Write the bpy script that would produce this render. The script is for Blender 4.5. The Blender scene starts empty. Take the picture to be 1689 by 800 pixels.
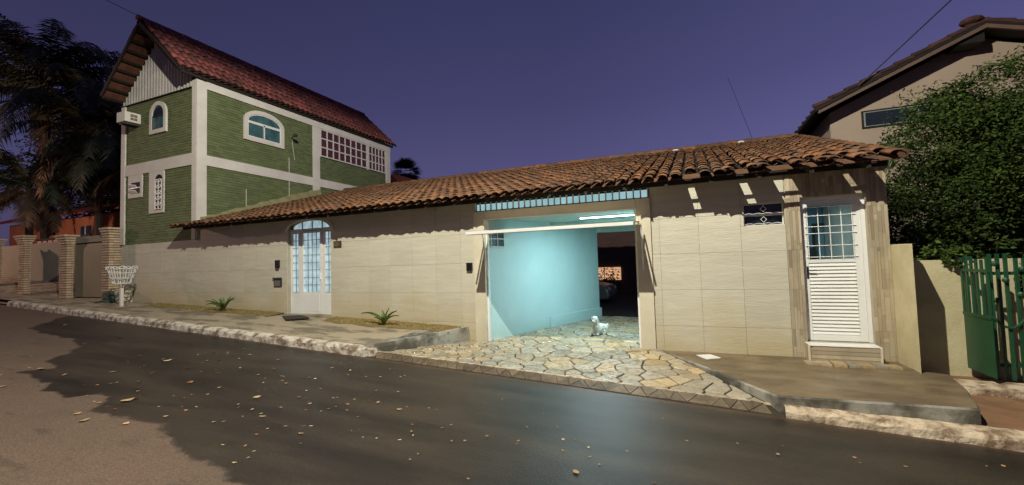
import bpy, math, random
import numpy as np
from mathutils import Vector, Matrix, geometry
random.seed(7); rng = np.random.default_rng(7)
S = bpy.context.scene
COL = S.collection
# ------------------------------------------------------------------ camera
cam = bpy.data.cameras.new('camera'); co = bpy.data.objects.new('camera', cam); COL.objects.link(co)
yaw, pit, rol = -0.400822, 0.0474515, -0.0297036
fw = Vector((math.sin(yaw)*math.cos(pit), math.cos(yaw)*math.cos(pit), math.sin(pit)))
rt = Vector((math.cos(yaw), -math.sin(yaw), 0)); up = rt.cross(fw)
r2 = rt*math.cos(rol)+up*math.sin(rol); u2 = -rt*math.sin(rol)+up*math.cos(rol)
M = Matrix((r2, u2, -fw)).transposed().to_4x4(); M.translation = (0, 0, 1.6)
co.matrix_world = M
cam.sensor_width = 36; cam.lens = 15.17; cam.clip_end = 2000; cam.clip_start = .05
S.camera = co
# ------------------------------------------------------------------ world: night sky with city glow near the horizon
W = bpy.data.worlds.new('World'); S.world = W; W.use_nodes = True
nt = W.node_tree; bg = nt.nodes['Background']
tc = nt.nodes.new('ShaderNodeTexCoord'); sx = nt.nodes.new('ShaderNodeSeparateXYZ')
nt.links.new(tc.outputs['Generated'], sx.inputs[0])
cr = nt.nodes.new('ShaderNodeValToRGB'); nt.links.new(sx.outputs['Z'], cr.inputs[0])
e = cr.color_ramp.elements
e[0].position = 0.0; e[0].color = (.085, .058, .118, 1)
e[1].position = 1.0; e[1].color = (.012, .014, .045, 1)
for p, c in ((.15, (.094, .090, .215)), (.35, (.058, .056, .150)), (.6, (.032, .036, .100))):
    n = e.new(p); n.color = (*c, 1)
mx = nt.nodes.new('ShaderNodeMix'); mx.data_type = 'RGBA'; mx.blend_type = 'MULTIPLY'; mx.inputs[0].default_value = 1
dt = nt.nodes.new('ShaderNodeVectorMath'); dt.operation = 'DOT_PRODUCT'; dt.inputs[1].default_value = (.75, .66, 0)   # the sky glows towards one side of town
nt.links.new(tc.outputs['Generated'], dt.inputs[0])
mr = nt.nodes.new('ShaderNodeMapRange'); mr.inputs[1].default_value = -1; mr.inputs[2].default_value = 1
nt.links.new(dt.outputs['Value'], mr.inputs[0])
cg = nt.nodes.new('ShaderNodeValToRGB'); nt.links.new(mr.outputs[0], cg.inputs[0]); cg.color_ramp.interpolation = 'EASE'
cg.color_ramp.elements[0].color = (.15, .15, .15, 1); cg.color_ramp.elements[1].color = (.70, .70, .70, 1)
for p, v in ((.24, .36), (.655, .49)):
    n = cg.color_ramp.elements.new(p); n.color = (v, v, v, 1)
nt.links.new(cr.outputs[0], mx.inputs[6]); nt.links.new(cg.outputs[0], mx.inputs[7])
nt.links.new(mx.outputs[2], bg.inputs[0]); bg.inputs[1].default_value = 2.0
S.view_settings.view_transform = 'Standard'; S.view_settings.look = 'None'; S.view_settings.gamma = 1
S.view_settings.exposure = 0.0
S.view_settings.use_curve_mapping = False
# ------------------------------------------------------------------ lights
def lamp(name, kind, loc, power, color, **k):
    l = bpy.data.lights.new(name, kind); l.energy = power; l.color = color
    for a, b in k.items(): setattr(l, a, b)
    o = bpy.data.objects.new(name, l); COL.objects.link(o); o.location = loc
    return o
LAMP = (-2.0, 1.3, 8.8)
lamp('street_light_glow', 'SPOT', LAMP, 5700, (1, .965, .80), shadow_soft_size=.045, spot_size=math.radians(180), spot_blend=.10)
lamp('far_street_light_glow', 'POINT', (-33, 1.5, 6.5), 2600, (1, .60, .42), shadow_soft_size=.15)
gl = lamp('garage_tube_glow', 'AREA', (-1.45, 8.62, 2.42), 88, (.68, .94, 1), shape='RECTANGLE', size=1.3, size_y=.12)
il = lamp('room_glow', 'AREA', (1.2, 8.9, 2.50), 16, (.60, .85, 1), shape='SQUARE', size=.3)

# ------------------------------------------------------------------ materials
def mat(name, c1, c2=None, scale=3., rough=.75, bump=0., bscale=40., stretch=(1, 1, 1), rnd=0., c3=None, detail=6, rough2=None,
        metal=0., dirt=None, spec=.5, lo=.35, hi=.65, bdist=.01):
    m = bpy.data.materials.new(name); m.use_nodes = True; t = m.node_tree; N = t.nodes; L = t.links
    b = N['Principled BSDF']; b.inputs['Roughness'].default_value = rough; b.inputs['Metallic'].default_value = metal
    b.inputs['Specular IOR Level'].default_value = spec
    c2 = c2 or tuple(v*.8 for v in c1)
    g = N.new('ShaderNodeNewGeometry'); mp = N.new('ShaderNodeMapping'); mp.inputs['Scale'].default_value = stretch
    L.new(g.outputs['Position'], mp.inputs[0])
    n1 = N.new('ShaderNodeTexNoise'); n1.inputs['Scale'].default_value = scale; n1.inputs['Detail'].default_value = detail
    n1.inputs['Roughness'].default_value = .62
    L.new(mp.outputs[0], n1.inputs['Vector'])
    mr = N.new('ShaderNodeMapRange'); mr.inputs[1].default_value = lo; mr.inputs[2].default_value = hi
    L.new(n1.outputs[0], mr.inputs[0])
    mx = N.new('ShaderNodeMix'); mx.data_type = 'RGBA'; mx.inputs[6].default_value = (*c1, 1); mx.inputs[7].default_value = (*c2, 1)
    L.new(mr.outputs[0], mx.inputs[0]); out = mx.outputs[2]
    if rnd or c3:
        oi = N.new('ShaderNodeObjectInfo'); ad = N.new('ShaderNodeMath'); ad.operation = 'ADD'
        L.new(oi.outputs['Random'], ad.inputs[0]); L.new(g.outputs['Random Per Island'], ad.inputs[1])
        fr = N.new('ShaderNodeMath'); fr.operation = 'FRACT'; L.new(ad.outputs[0], fr.inputs[0]); R = fr.outputs[0]
        if c3:
            m3 = N.new('ShaderNodeMix'); m3.data_type = 'RGBA'; m3.inputs[7].default_value = (*c3, 1)
            p3 = N.new('ShaderNodeMath'); p3.operation = 'POWER'; p3.inputs[1].default_value = 1.6
            L.new(R, p3.inputs[0]); L.new(p3.outputs[0], m3.inputs[0]); L.new(out, m3.inputs[6]); out = m3.outputs[2]
        if rnd:
            h = N.new('ShaderNodeHueSaturation'); q = N.new('ShaderNodeMath'); q.operation = 'MULTIPLY'; q.inputs[1].default_value = 7.31
            q2 = N.new('ShaderNodeMath'); q2.operation = 'FRACT'; L.new(R, q.inputs[0]); L.new(q.outputs[0], q2.inputs[0])
            r_ = N.new('ShaderNodeMapRange'); r_.inputs[3].default_value = 1-rnd; r_.inputs[4].default_value = 1+rnd
            L.new(q2.outputs[0], r_.inputs[0]); L.new(r_.outputs[0], h.inputs['Value']); L.new(out, h.inputs['Color']); out = h.outputs[0]
    if dirt:   # (colour, z bottom, z top, strength): splash and grime with a noisy edge
        dc, z0, z1, st = dirt
        s = N.new('ShaderNodeSeparateXYZ'); L.new(g.outputs['Position'], s.inputs[0])
        sl = N.new('ShaderNodeMath'); sl.operation = 'MULTIPLY_ADD'; sl.inputs[1].default_value = .038
        L.new(s.outputs[0], sl.inputs[0]); L.new(s.outputs[2], sl.inputs[2])
        n2 = N.new('ShaderNodeTexNoise'); n2.inputs['Scale'].default_value = 1.3; n2.inputs['Detail'].default_value = 7
        L.new(g.outputs['Position'], n2.inputs['Vector'])
        a = N.new('ShaderNodeMath'); a.operation = 'MULTIPLY_ADD'; a.inputs[1].default_value = (z1-z0)*1.6
        L.new(n2.outputs[0], a.inputs[0]); L.new(sl.outputs[0], a.inputs[2])
        k = (z1-z0)*.8
        r3 = N.new('ShaderNodeMapRange'); r3.inputs[1].default_value = z0+k; r3.inputs[2].default_value = z1+k
        r3.inputs[3].default_value = st; r3.inputs[4].default_value = 0; L.new(a.outputs[0], r3.inputs[0])
        m4 = N.new('ShaderNodeMix'); m4.data_type = 'RGBA'; m4.inputs[7].default_value = (*dc, 1)
        L.new(r3.outputs[0], m4.inputs[0]); L.new(out, m4.inputs[6]); out = m4.outputs[2]
    L.new(out, b.inputs['Base Color'])
    if rough2 is not None:
        rr = N.new('ShaderNodeMapRange'); rr.inputs[1].default_value = .38; rr.inputs[2].default_value = .62
        rr.inputs[3].default_value = rough; rr.inputs[4].default_value = rough2
        n4 = N.new('ShaderNodeTexNoise'); n4.inputs['Scale'].default_value = scale*1.7; n4.inputs['Detail'].default_value = 5
        L.new(g.outputs['Position'], n4.inputs['Vector']); L.new(n4.outputs[0], rr.inputs[0]); L.new(rr.outputs[0], b.inputs['Roughness'])
    if bump:
        n3 = N.new('ShaderNodeTexNoise'); n3.inputs['Scale'].default_value = bscale; n3.inputs['Detail'].default_value = 5
        L.new(mp.outputs[0], n3.inputs['Vector'])
        bp = N.new('ShaderNodeBump'); bp.inputs['Strength'].default_value = bump; bp.inputs['Distance'].default_value = bdist
        L.new(n3.outputs[0], bp.inputs['Height']); L.new(bp.outputs[0], b.inputs['Normal'])
    return m
def glow(name, c, s, c2=None, scale=8., stretch=(1, 1, 1)):
    m = mat(name, tuple(v*.5 for v in c), rough=.25); t = m.node_tree; b = t.nodes['Principled BSDF']
    b.inputs['Emission Strength'].default_value = s; b.inputs['Emission Color'].default_value = (*c, 1)
    if c2:
        g = t.nodes.new('ShaderNodeNewGeometry'); mp = t.nodes.new('ShaderNodeMapping'); mp.inputs['Scale'].default_value = stretch
        n = t.nodes.new('ShaderNodeTexNoise'); n.inputs['Scale'].default_value = scale
        mx = t.nodes.new('ShaderNodeMix'); mx.data_type = 'RGBA'; mx.inputs[6].default_value = (*c, 1); mx.inputs[7].default_value = (*c2, 1)
        r = t.nodes.new('ShaderNodeMapRange'); r.inputs[1].default_value = .35; r.inputs[2].default_value = .65
        t.links.new(g.outputs['Position'], mp.inputs[0]); t.links.new(mp.outputs[0], n.inputs['Vector'])
        t.links.new(n.outputs[0], r.inputs[0]); t.links.new(r.outputs[0], mx.inputs[0]); t.links.new(mx.outputs[2], b.inputs['Emission Color'])
    return m
YD = (.46, .355, .15)
m_tile = mat('wall_tile', (.59, .55, .44), (.51, .475, .38), 2.2, .62, .42, 11, (1, 1, 9), rnd=.035, dirt=(YD, .0, .95, .62), bdist=.012)
m_grout = mat('grout', (.44, .40, .31), rough=.9)
m_plaster = mat('cream_plaster', (.66, .60, .46), (.58, .52, .40), 2.5, .8, .15, 60, dirt=((.40, .34, .22), -.1, .35, .5))
m_stubwall = mat('yellow_plaster', (.60, .53, .33), (.48, .41, .24), 3, .85, .5, 45)
m_white = mat('white_paint', (.72, .68, .62), (.62, .57, .52), 1.7, .7, .1, 60)
m_whitegloss = mat('white_enamel', (.80, .80, .78), (.74, .73, .70), 2, .35, .03, 60)
m_darktrim = mat('dark_trim', (.05, .05, .05), rough=.5)
m_bar = mat('grey_bar', (.30, .32, .30), rough=.5)
m_clad = mat('wood_look_tile', (.50, .43, .31), (.38, .31, .21), 5, .6, .3, 30, (1, 1, .3), rnd=.16, c3=(.30, .23, .15))
m_green = mat('green_siding', (.140, .168, .074), (.120, .145, .060), 1.1, .8, .5, 60, rnd=.16)
m_gdark = mat('green_backing', (.10, .125, .055), rough=.9)
m_clay = mat('clay_tile', (.27, .112, .042), (.115, .050, .024), 9, .85, .35, 60, rnd=.33, c3=(.13, .075, .045))
m_claydark = mat('old_clay_tile', (.27, .062, .052), (.13, .038, .034), 5, .85, .35, 60, rnd=.35, c3=(.11, .04, .032))
m_pan = mat('clay_pan', (.16, .075, .035), (.09, .045, .025), 7, .9)
m_pandark = mat('old_clay_pan', (.11, .035, .025), (.07, .025, .02), 7, .9)
m_wood = mat('dark_wood', (.016, .011, .008), (.010, .007, .005), 4, .8)
m_soffit = mat('soffit_tile', (.15, .05, .028), (.09, .032, .02), 4, .8, .2, 40, rnd=.2)
m_gable = mat('corrugated_white', (.46, .43, .40), (.37, .34, .31), 2.2, .6, .1, 30)
m_glass = mat('dark_glass', (.02, .03, .035), rough=.08, spec=.8)
m_teal = mat('teal_curtain_glass', (.07, .16, .155), (.03, .085, .09), 4, .12, 0, 1, spec=.8)
m_redglass = mat('red_glass', (.10, .028, .03), (.06, .02, .025), 6, .2)
m_mint = mat('mint_wall', (.46, .63, .64), (.42, .59, .60), 1.8, .55, .12, 14, dirt=((.36, .50, .46), .05, .30, .5))
m_ceil = mat('garage_ceiling', (.45, .62, .58), rough=.7)
m_asph = None
m_stone = mat('paving_stone', (.38, .335, .26), (.24, .21, .16), 7, .12, .6, 24, rnd=.24, c3=(.42, .30, .16), rough2=.48, bdist=.02)
m_edge = mat('edge_stone', (.15, .11, .07), (.08, .06, .04), 7, .5, .6, 22, rnd=.25, bdist=.02)
m_mortar = mat('mortar', (.040, .028, .018), (.024, .017, .012), 9, .9, .5, 60)
m_sidewalk = mat('sidewalk_concrete', (.35, .29, .205), (.17, .145, .10), 1.3, .85, .35, 50, (1, 2.2, 1), lo=.47, hi=.56)
m_slab = mat('slab_concrete', (.20, .145, .085), (.115, .082, .048), 1.3, .28, .25, 40, (1, 2, 1), rough2=.65, lo=.4, hi=.6)
m_slabside = mat('slab_side', (.33, .31, .26), (.09, .08, .06), 2.2, .9, .5, 25, lo=.42, hi=.58)
m_kerb = mat('painted_kerb', (.62, .55, .46), (.17, .12, .08), 6.5, .85, .9, 24, lo=.44, hi=.62, bdist=.02)
m_kerbr = mat('worn_kerb', (.60, .48, .34), (.20, .13, .08), 7, .85, .8, 26, lo=.42, hi=.62, bdist=.02)
m_earth = mat('red_earth', (.26, .13, .06), (.15, .085, .045), 3, .95, .6, 30)
m_soil = mat('dry_verge', (.26, .17, .07), (.17, .11, .05), 9, .95, .6, 60)
m_grassm = mat('dry_grass', (.34, .27, .07), (.20, .20, .06), 3, .9, rnd=.3)
m_brick = mat('pale_brick', (.55, .42, .29), (.44, .32, .21), 14, .85, .3, 60, rnd=.18)
m_brickgap = mat('brick_mortar', (.15, .085, .05), rough=.95)
m_khaki = mat('khaki_panel', (.23, .20, .125), (.19, .165, .105), 1.1, .6)
m_khaki2 = mat('khaki_wall', (.27, .25, .19), (.23, .21, .16), 1, .8)
m_orange = mat('orange_wall', (.42, .16, .085), (.35, .13, .07), 1, .85)
m_bark = mat('palm_bark', (.055, .042, .035), rough=.95)
m_frond = mat('palm_leaf', (.025, .036, .018), (.04, .045, .022), 1, .6, rnd=.3)
m_deadfrond = mat('dry_palm_leaf', (.12, .075, .045), (.08, .05, .03), 1, .8, rnd=.3)
m_tree = mat('tree_leaf', (.058, .092, .018), (.026, .048, .011), 1.2, .75, rnd=.45, spec=.15)
m_agave = mat('agave_leaf', (.10, .16, .035), (.06, .10, .02), 10, .5)
m_gate = mat('green_gate', (.018, .085, .035), (.012, .06, .026), 5, .4)
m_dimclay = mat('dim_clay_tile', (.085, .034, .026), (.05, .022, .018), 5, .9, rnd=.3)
m_barge = mat('brown_barge', (.17, .105, .08), (.13, .08, .06), 3, .8)
m_nh = mat('beige_render', (.47, .36, .28), (.42, .32, .25), 1, .85)
m_leafd = mat('dry_leaf', (.30, .15, .06), (.20, .08, .03), 30, .7, rnd=.5, c3=(.42, .32, .18))
m_fur = mat('white_fur', (.78, .75, .68), (.66, .62, .54), 20, .9, .5, 80)
m_black = mat('black', (.012, .012, .012), rough=.35)
m_greenbox = mat('green_box', (.05, .11, .085), rough=.5)
m_bulb = glow('lamp_glass', (1, .78, .5), 30)
m_tube = glow('tube', (.75, .95, 1), 9)
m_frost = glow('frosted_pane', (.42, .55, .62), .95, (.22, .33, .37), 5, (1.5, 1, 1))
m_grilleglow = glow('grille_glow_sheet', (.33, .54, .60), .95, (.25, .45, .50), 3)  # emission stands in for the lit garage interior behind the grille
m_warmwin = glow('warm_window', (1, .55, .30), .9)
m_room = mat('room_wall', (.34, .50, .55), (.28, .42, .48), 1, .8)

# ------------------------------------------------------------------ mesh helpers
def wloc(o):
    v = Vector((0, 0, 0))
    while o is not None: v += o.location; o = o.parent
    return v
class MB:
    def __init__(s): s.v = []; s.f = []
    def add(s, vs, fs):
        n = len(s.v); s.v += [tuple(v) for v in vs]; s.f += [tuple(i+n for i in f) for f in fs]
    def box(s, x0, x1, y0, y1, z0, z1):
        s.add([(x, y, z) for z in (z0, z1) for y in (y0, y1) for x in (x0, x1)],
              [(0, 2, 3, 1), (4, 5, 7, 6), (0, 1, 5, 4), (2, 6, 7, 3), (0, 4, 6, 2), (1, 3, 7, 5)])
    def hexa(s, b, t):   # two 4-rings, counter-clockwise seen from the top ring's side
        s.add(list(b)+list(t), [(3, 2, 1, 0), (4, 5, 6, 7), (0, 1, 5, 4), (1, 2, 6, 5), (2, 3, 7, 6), (3, 0, 4, 7)])
    def prism(s, bot, top):
        n = len(bot)
        s.add(list(bot)+list(top), [tuple(range(n-1, -1, -1)), tuple(range(n, 2*n))]+[(i, (i+1) % n, (i+1) % n+n, i+n) for i in range(n)])
    def tube(s, pts, r, n=6, r1=None):
        pts = [Vector(p) for p in pts]; r1 = r if r1 is None else r1; k = len(pts); base = len(s.v); A = None
        for i, p in enumerate(pts):
            d = (pts[min(i+1, k-1)]-pts[max(i-1, 0)]).normalized()
            A = (A - d*A.dot(d)).normalized() if A is not None and (A-d*A.dot(d)).length > 1e-4 else d.orthogonal().normalized()
            B = d.cross(A); rr = r+(r1-r)*i/(k-1)
            s.v += [tuple(p+A*rr*math.cos(2*math.pi*j/n)+B*rr*math.sin(2*math.pi*j/n)) for j in range(n)]
        for i in range(k-1):
            for j in range(n):
                a = base+i*n; j2 = (j+1) % n
                s.f.append((a+j, a+j2, a+n+j2, a+n+j))
        s.f.append(tuple(base+j for j in range(n-1, -1, -1))); s.f.append(tuple(base+(k-1)*n+j for j in range(n)))
    def ball(s, c, r, seg=10, ring=7):
        c = Vector(c); r = r if hasattr(r, '__len__') else (r, r, r); b = len(s.v)
        s.v.append(tuple(c+Vector((0, 0, -r[2]))))
        for i in range(1, ring):
            a = math.pi*i/ring-math.pi/2
            for j in range(seg):
                h = 2*math.pi*j/seg
                s.v.append((c.x+r[0]*math.cos(a)*math.cos(h), c.y+r[1]*math.cos(a)*math.sin(h), c.z+r[2]*math.sin(a)))
        s.v.append(tuple(c+Vector((0, 0, r[2])))); t = len(s.v)-1
        for j in range(seg):
            j2 = (j+1) % seg; s.f.append((b, b+1+j2, b+1+j)); s.f.append((t, t-seg+j, t-seg+j2))
            for i in range(ring-2):
                p = b+1+i*seg; s.f.append((p+j, p+j2, p+seg+j2, p+seg+j))
    def build(s, name, m, parent=None, smooth=False, **tags):
        me = bpy.data.meshes.new(name); o = bpy.data.objects.new(name, me); COL.objects.link(o)
        off = Vector((0, 0, 0))
        if parent is not None: o.parent = parent; off = wloc(parent)
        me.from_pydata([tuple(Vector(v)-off) for v in s.v], [], s.f)
        if m: me.materials.append(m)
        if smooth: me.polygons.foreach_set('use_smooth', [True]*len(me.polygons))
        for k, v in tags.items(): o[k] = v
        return o
def thing(name, loc, label, cat, group=None):
    o = bpy.data.objects.new(name, None); COL.objects.link(o); o.location = loc; o.empty_display_size = .2
    o['label'] = label; o['category'] = cat
    if group: o['group'] = group
    return o
def inst(name, mesh, mtx, parent=None, **tags):
    o = bpy.data.objects.new(name, mesh); COL.objects.link(o)
    if parent is not None: o.parent = parent; mtx = Matrix.Translation(-wloc(parent)) @ mtx
    o.matrix_local = mtx
    for k, v in tags.items(): o[k] = v
    return o
def boxo(name, m, parent, *a, **t):
    b = MB(); b.box(*a); return b.build(name, m, parent, **t)
class Pl:   # a wall plane: u along the wall, z up, d outwards
    def __init__(s, axis, pos): s.a = axis; s.p = pos
    def __call__(s, u, z, d): return (u, s.p-d, z) if s.a == 'x' else (s.p+d, u, z)
    def box(s, mb, u0, u1, z0, z1, d0, d1):
        if s.a == 'x': mb.box(u0, u1, s.p-d1, s.p-d0, z0, z1)
        else: mb.box(s.p+d0, s.p+d1, u0, u1, z0, z1)
    def poly(s, mb, pts, d0, d1): mb.prism([s(u, z, d0) for u, z in pts], [s(u, z, d1) for u, z in pts])
def archpts(u0, u1, z0, zs, h, n=12):
    c = (u0+u1)/2; w = (u1-u0)/2
    return [(u0, z0), (u1, z0)]+[(c+w*math.cos(math.pi*i/n), zs+h*math.sin(math.pi*i/n)) for i in range(n+1)]
def arch_ring(mb, pl, u0, u1, z0, zs, h, t, d0, d1, n=12):
    I = archpts(u0, u1, z0, zs, h, n); O = archpts(u0-t, u1+t, z0-t, zs, h+t, n); k = len(I)
    for i in range(k):
        j = (i+1) % k
        b = [pl(*I[i], d0), pl(*I[j], d0), pl(*O[j], d0), pl(*O[i], d0)]
        mb.hexa(b, [pl(*I[i], d1), pl(*I[j], d1), pl(*O[j], d1), pl(*O[i], d1)])
def subtract(rects, h):
    out = []
    for (a, b, c, d) in rects:
        x0, x1, z0, z1 = h
        if x0 >= b or x1 <= a or z0 >= d or z1 <= c: out.append((a, b, c, d)); continue
        if a < x0: out.append((a, x0, c, d))
        if x1 < b: out.append((x1, b, c, d))
        if c < z0: out.append((max(a, x0), min(b, x1), c, z0))
        if z1 < d: out.append((max(a, x0), min(b, x1), z1, d))
    return out
def subtract_z(rects, h):
    out = []
    for (a, b, c, d) in rects:
        x0, x1, z0, z1 = h
        if x0 >= b or x1 <= a or z0 >= d or z1 <= c: out.append((a, b, c, d)); continue
        if c < z0: out.append((a, b, c, z0))
        if z1 < d: out.append((a, b, z1, d))
        if a < x0: out.append((a, x0, max(c, z0), min(d, z1)))
        if x1 < b: out.append((x1, b, max(c, z0), min(d, z1)))
    return out
def fnoise(x, y, s=1.0):
    return (math.sin(x*2.1*s+1.3)*math.cos(y*1.7*s+.4)+.5*math.sin(x*5.3*s+y*3.1*s)+.25*math.sin(x*11.7*s-y*9.3*s+2))/1.75

# ------------------------------------------------------------------ ground
def road_z(x): return -.08-.045*max(-45, min(12, x))
def kerb_y(x): return 5.42-.030*max(-20, min(6, x))
def side_z(x, y):
    zk = road_z(x)+.14; zw = .34+.038*(-4.1-x); t = (y-kerb_y(x)-.1)/(7.5-kerb_y(x)-.1)
    return zk+(zw-zk)*t
b = MB()   # terrain far below and around
xs = [-400, -120, -45, -20, -5, 3, 12, 60, 400]; ys = [-400, -60, -12, 8.2, 60, 400]
for y in ys:
    for x in xs: b.v.append((x, y, road_z(x)-.32))
for j in range(len(ys)-1):
    for i in range(len(xs)-1):
        a = j*len(xs)+i; b.f.append((a, a+1, a+1+len(xs), a+len(xs)))
b.build('ground', mat('bare_ground', (.09, .07, .05), rough=.95), kind='structure')
# road with a wetness mask (wet washed-down asphalt against dry asphalt)
WP = np.array([(-13.12,4.49),(-11.87,4.33),(-10.85,4.29),(-9.84,3.96),(-9.4,3.57),(-9.06,3.3),(-8.48,3.11),(-8.56,2.87),(-7.84,2.82),(-7.53,2.74),(-7.28,2.59),(-6.65,2.62),(-6.52,2.85),(-6.21,2.75),(-5.92,2.51),(-5.68,2.5),(-5.2,2.54),(-4.93,2.57),(-4.24,2.32),(-3.86,2.25),(-3.47,2.23),(-3.16,2.21),(-2.99,2.2),(-2.33,2.03),(-1.5,1.4),(0,.7),(2,.2),(6,.5),(14,2.5),(14,9),(-16,9),(-14.6,5.5)])
gx = np.concatenate([np.arange(-120, -15, 2.5), np.arange(-15, 3, .075), np.arange(3, 14, .6)])
gy = np.concatenate([np.arange(-14, 1, 1.), np.arange(1, 5.45, .075)])
X, Y = np.meshgrid(gx, gy)
ky = np.array([kerb_y(x) for x in gx])
tt = np.clip((Y-1)/(gy[-1]-1), 0, 1)
Y = Y+tt*(ky[None, :]+.05-gy[-1])
Z = -.08-.045*np.clip(X, -45, 12)+.004*np.sin(X*1.3)*np.cos(Y*2)
P = np.stack([X, Y], -1).reshape(-1, 2)
ins = np.zeros(len(P), bool); dist = np.full(len(P), 1e9)
for i in range(len(WP)):
    a, c = WP[i], WP[(i+1) % len(WP)]
    cond = ((a[1] > P[:, 1]) != (c[1] > P[:, 1]))
    xi = a[0]+(P[:, 1]-a[1])*(c[0]-a[0])/(c[1]-a[1]+1e-12)
    ins ^= cond & (P[:, 0] < xi)
    d = c-a; t = np.clip(((P-a)@d)/(d@d), 0, 1); dist = np.minimum(dist, np.linalg.norm(P-a-t[:, None]*d, axis=1))
sd = np.where(ins, dist, -dist)
ny, nx = X.shape
idx = np.arange(ny*nx).reshape(ny, nx)
F = np.stack([idx[:-1, :-1], idx[:-1, 1:], idx[1:, 1:], idx[1:, :-1]], -1).reshape(-1, 4)
me = bpy.data.meshes.new('road')
me.from_pydata(np.concatenate([P, Z.reshape(-1, 1)], 1).tolist(), [], F.tolist())
at = me.attributes.new('wet', 'FLOAT', 'POINT'); at.data.foreach_set('value', np.clip(sd, -1, 1).astype(np.float32))
gd = np.clip(1-(np.array([kerb_y(x) for x in P[:, 0]])-P[:, 1])/.35, 0, 1)
at = me.attributes.new('gutter', 'FLOAT', 'POINT'); at.data.foreach_set('value', gd.astype(np.float32))
me.polygons.foreach_set('use_smooth', [True]*len(me.polygons))
ro = bpy.data.objects.new('road', me); COL.objects.link(ro); ro['kind'] = 'structure'
m = mat('asphalt', (.098, .060, .038), (.078, .049, .032), 1.3, .85, .6, 70, rnd=0, bdist=.006); t = m.node_tree; N = t.nodes; L = t.links
pb = N['Principled BSDF']; src = pb.inputs['Base Color'].links[0].from_socket
aw = N.new('ShaderNodeAttribute'); aw.attribute_name = 'wet'; g = N.new('ShaderNodeNewGeometry')
nn = N.new('ShaderNodeTexNoise'); nn.inputs['Scale'].default_value = 2.6; nn.inputs['Detail'].default_value = 8; nn.inputs['Roughness'].default_value = .6; L.new(g.outputs['Position'], nn.inputs['Vector'])
ad = N.new('ShaderNodeMath'); ad.operation = 'MULTIPLY_ADD'; ad.inputs[1].default_value = .38; L.new(nn.outputs[0], ad.inputs[0]); L.new(aw.outputs['Fac'], ad.inputs[2])
r = N.new('ShaderNodeMapRange'); r.interpolation_type = 'SMOOTHSTEP'; r.inputs[1].default_value = .155; r.inputs[2].default_value = .225; L.new(ad.outputs[0], r.inputs[0])
mp = N.new('ShaderNodeMapping'); mp.inputs['Scale'].default_value = (.35, 1.6, 1); L.new(g.outputs['Position'], mp.inputs[0])
n5 = N.new('ShaderNodeTexNoise'); n5.inputs['Scale'].default_value = 1.6; n5.inputs['Detail'].default_value = 7; L.new(mp.outputs[0], n5.inputs['Vector'])
wm = N.new('ShaderNodeMix'); wm.data_type = 'RGBA'; wm.inputs[6].default_value = (.010, .0065, .004, 1); wm.inputs[7].default_value = (.034, .024, .016, 1)
r5 = N.new('ShaderNodeMapRange'); r5.inputs[1].default_value = .35; r5.inputs[2].default_value = .65; L.new(n5.outputs[0], r5.inputs[0]); L.new(r5.outputs[0], wm.inputs[0])
mx = N.new('ShaderNodeMix'); mx.data_type = 'RGBA'; L.new(r.outputs[0], mx.inputs[0]); L.new(src, mx.inputs[6]); L.new(wm.outputs[2], mx.inputs[7])
ag = N.new('ShaderNodeAttribute'); ag.attribute_name = 'gutter'
gm = N.new('ShaderNodeMath'); gm.operation = 'MULTIPLY_ADD'; gm.inputs[1].default_value = .7; L.new(nn.outputs[0], gm.inputs[0]); L.new(ag.outputs['Fac'], gm.inputs[2])
gr = N.new('ShaderNodeMapRange'); gr.inputs[1].default_value = .95; gr.inputs[2].default_value = 1.35; gr.inputs[4].default_value = .8; L.new(gm.outputs[0], gr.inputs[0])
mg = N.new('ShaderNodeMix'); mg.data_type = 'RGBA'; mg.inputs[7].default_value = (.085, .050, .028, 1); L.new(gr.outputs[0], mg.inputs[0]); L.new(mx.outputs[2], mg.inputs[6])
nf = N.new('ShaderNodeTexNoise'); nf.inputs['Scale'].default_value = 75; nf.inputs['Detail'].default_value = 3; L.new(g.outputs['Position'], nf.inputs['Vector'])
rf = N.new('ShaderNodeMapRange'); rf.inputs[1].default_value = .3; rf.inputs[2].default_value = .7; rf.inputs[3].default_value = .55; rf.inputs[4].default_value = 1.5; L.new(nf.outputs[0], rf.inputs[0])
mpd = N.new('ShaderNodeMapping'); mpd.inputs['Scale'].default_value = (.8, 2.2, 1); L.new(g.outputs['Position'], mpd.inputs[0])
nd = N.new('ShaderNodeTexNoise'); nd.inputs['Scale'].default_value = 2.2; nd.inputs['Detail'].default_value = 4; L.new(mpd.outputs[0], nd.inputs['Vector'])
rd_ = N.new('ShaderNodeMapRange'); rd_.inputs[1].default_value = .60; rd_.inputs[2].default_value = .68; rd_.inputs[3].default_value = 1; rd_.inputs[4].default_value = .68; L.new(nd.outputs[0], rd_.inputs[0])
mf = N.new('ShaderNodeMath'); mf.operation = 'MULTIPLY'; L.new(rf.outputs[0], mf.inputs[0]); L.new(rd_.outputs[0], mf.inputs[1])
pb.inputs['Specular IOR Level'].default_value = .65
mm = N.new('ShaderNodeMix'); mm.data_type = 'RGBA'; mm.blend_type = 'MULTIPLY'; mm.inputs[0].default_value = 1; L.new(mg.outputs[2], mm.inputs[6]); L.new(mf.outputs[0], mm.inputs[7])
L.new(mm.outputs[2], pb.inputs['Base Color'])
rm = N.new('ShaderNodeMapRange'); rm.inputs[3].default_value = .85; rm.inputs[4].default_value = .47; L.new(r.outputs[0], rm.inputs[0]); L.new(rm.outputs[0], pb.inputs['Roughness'])
me.materials.append(m)

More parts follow.
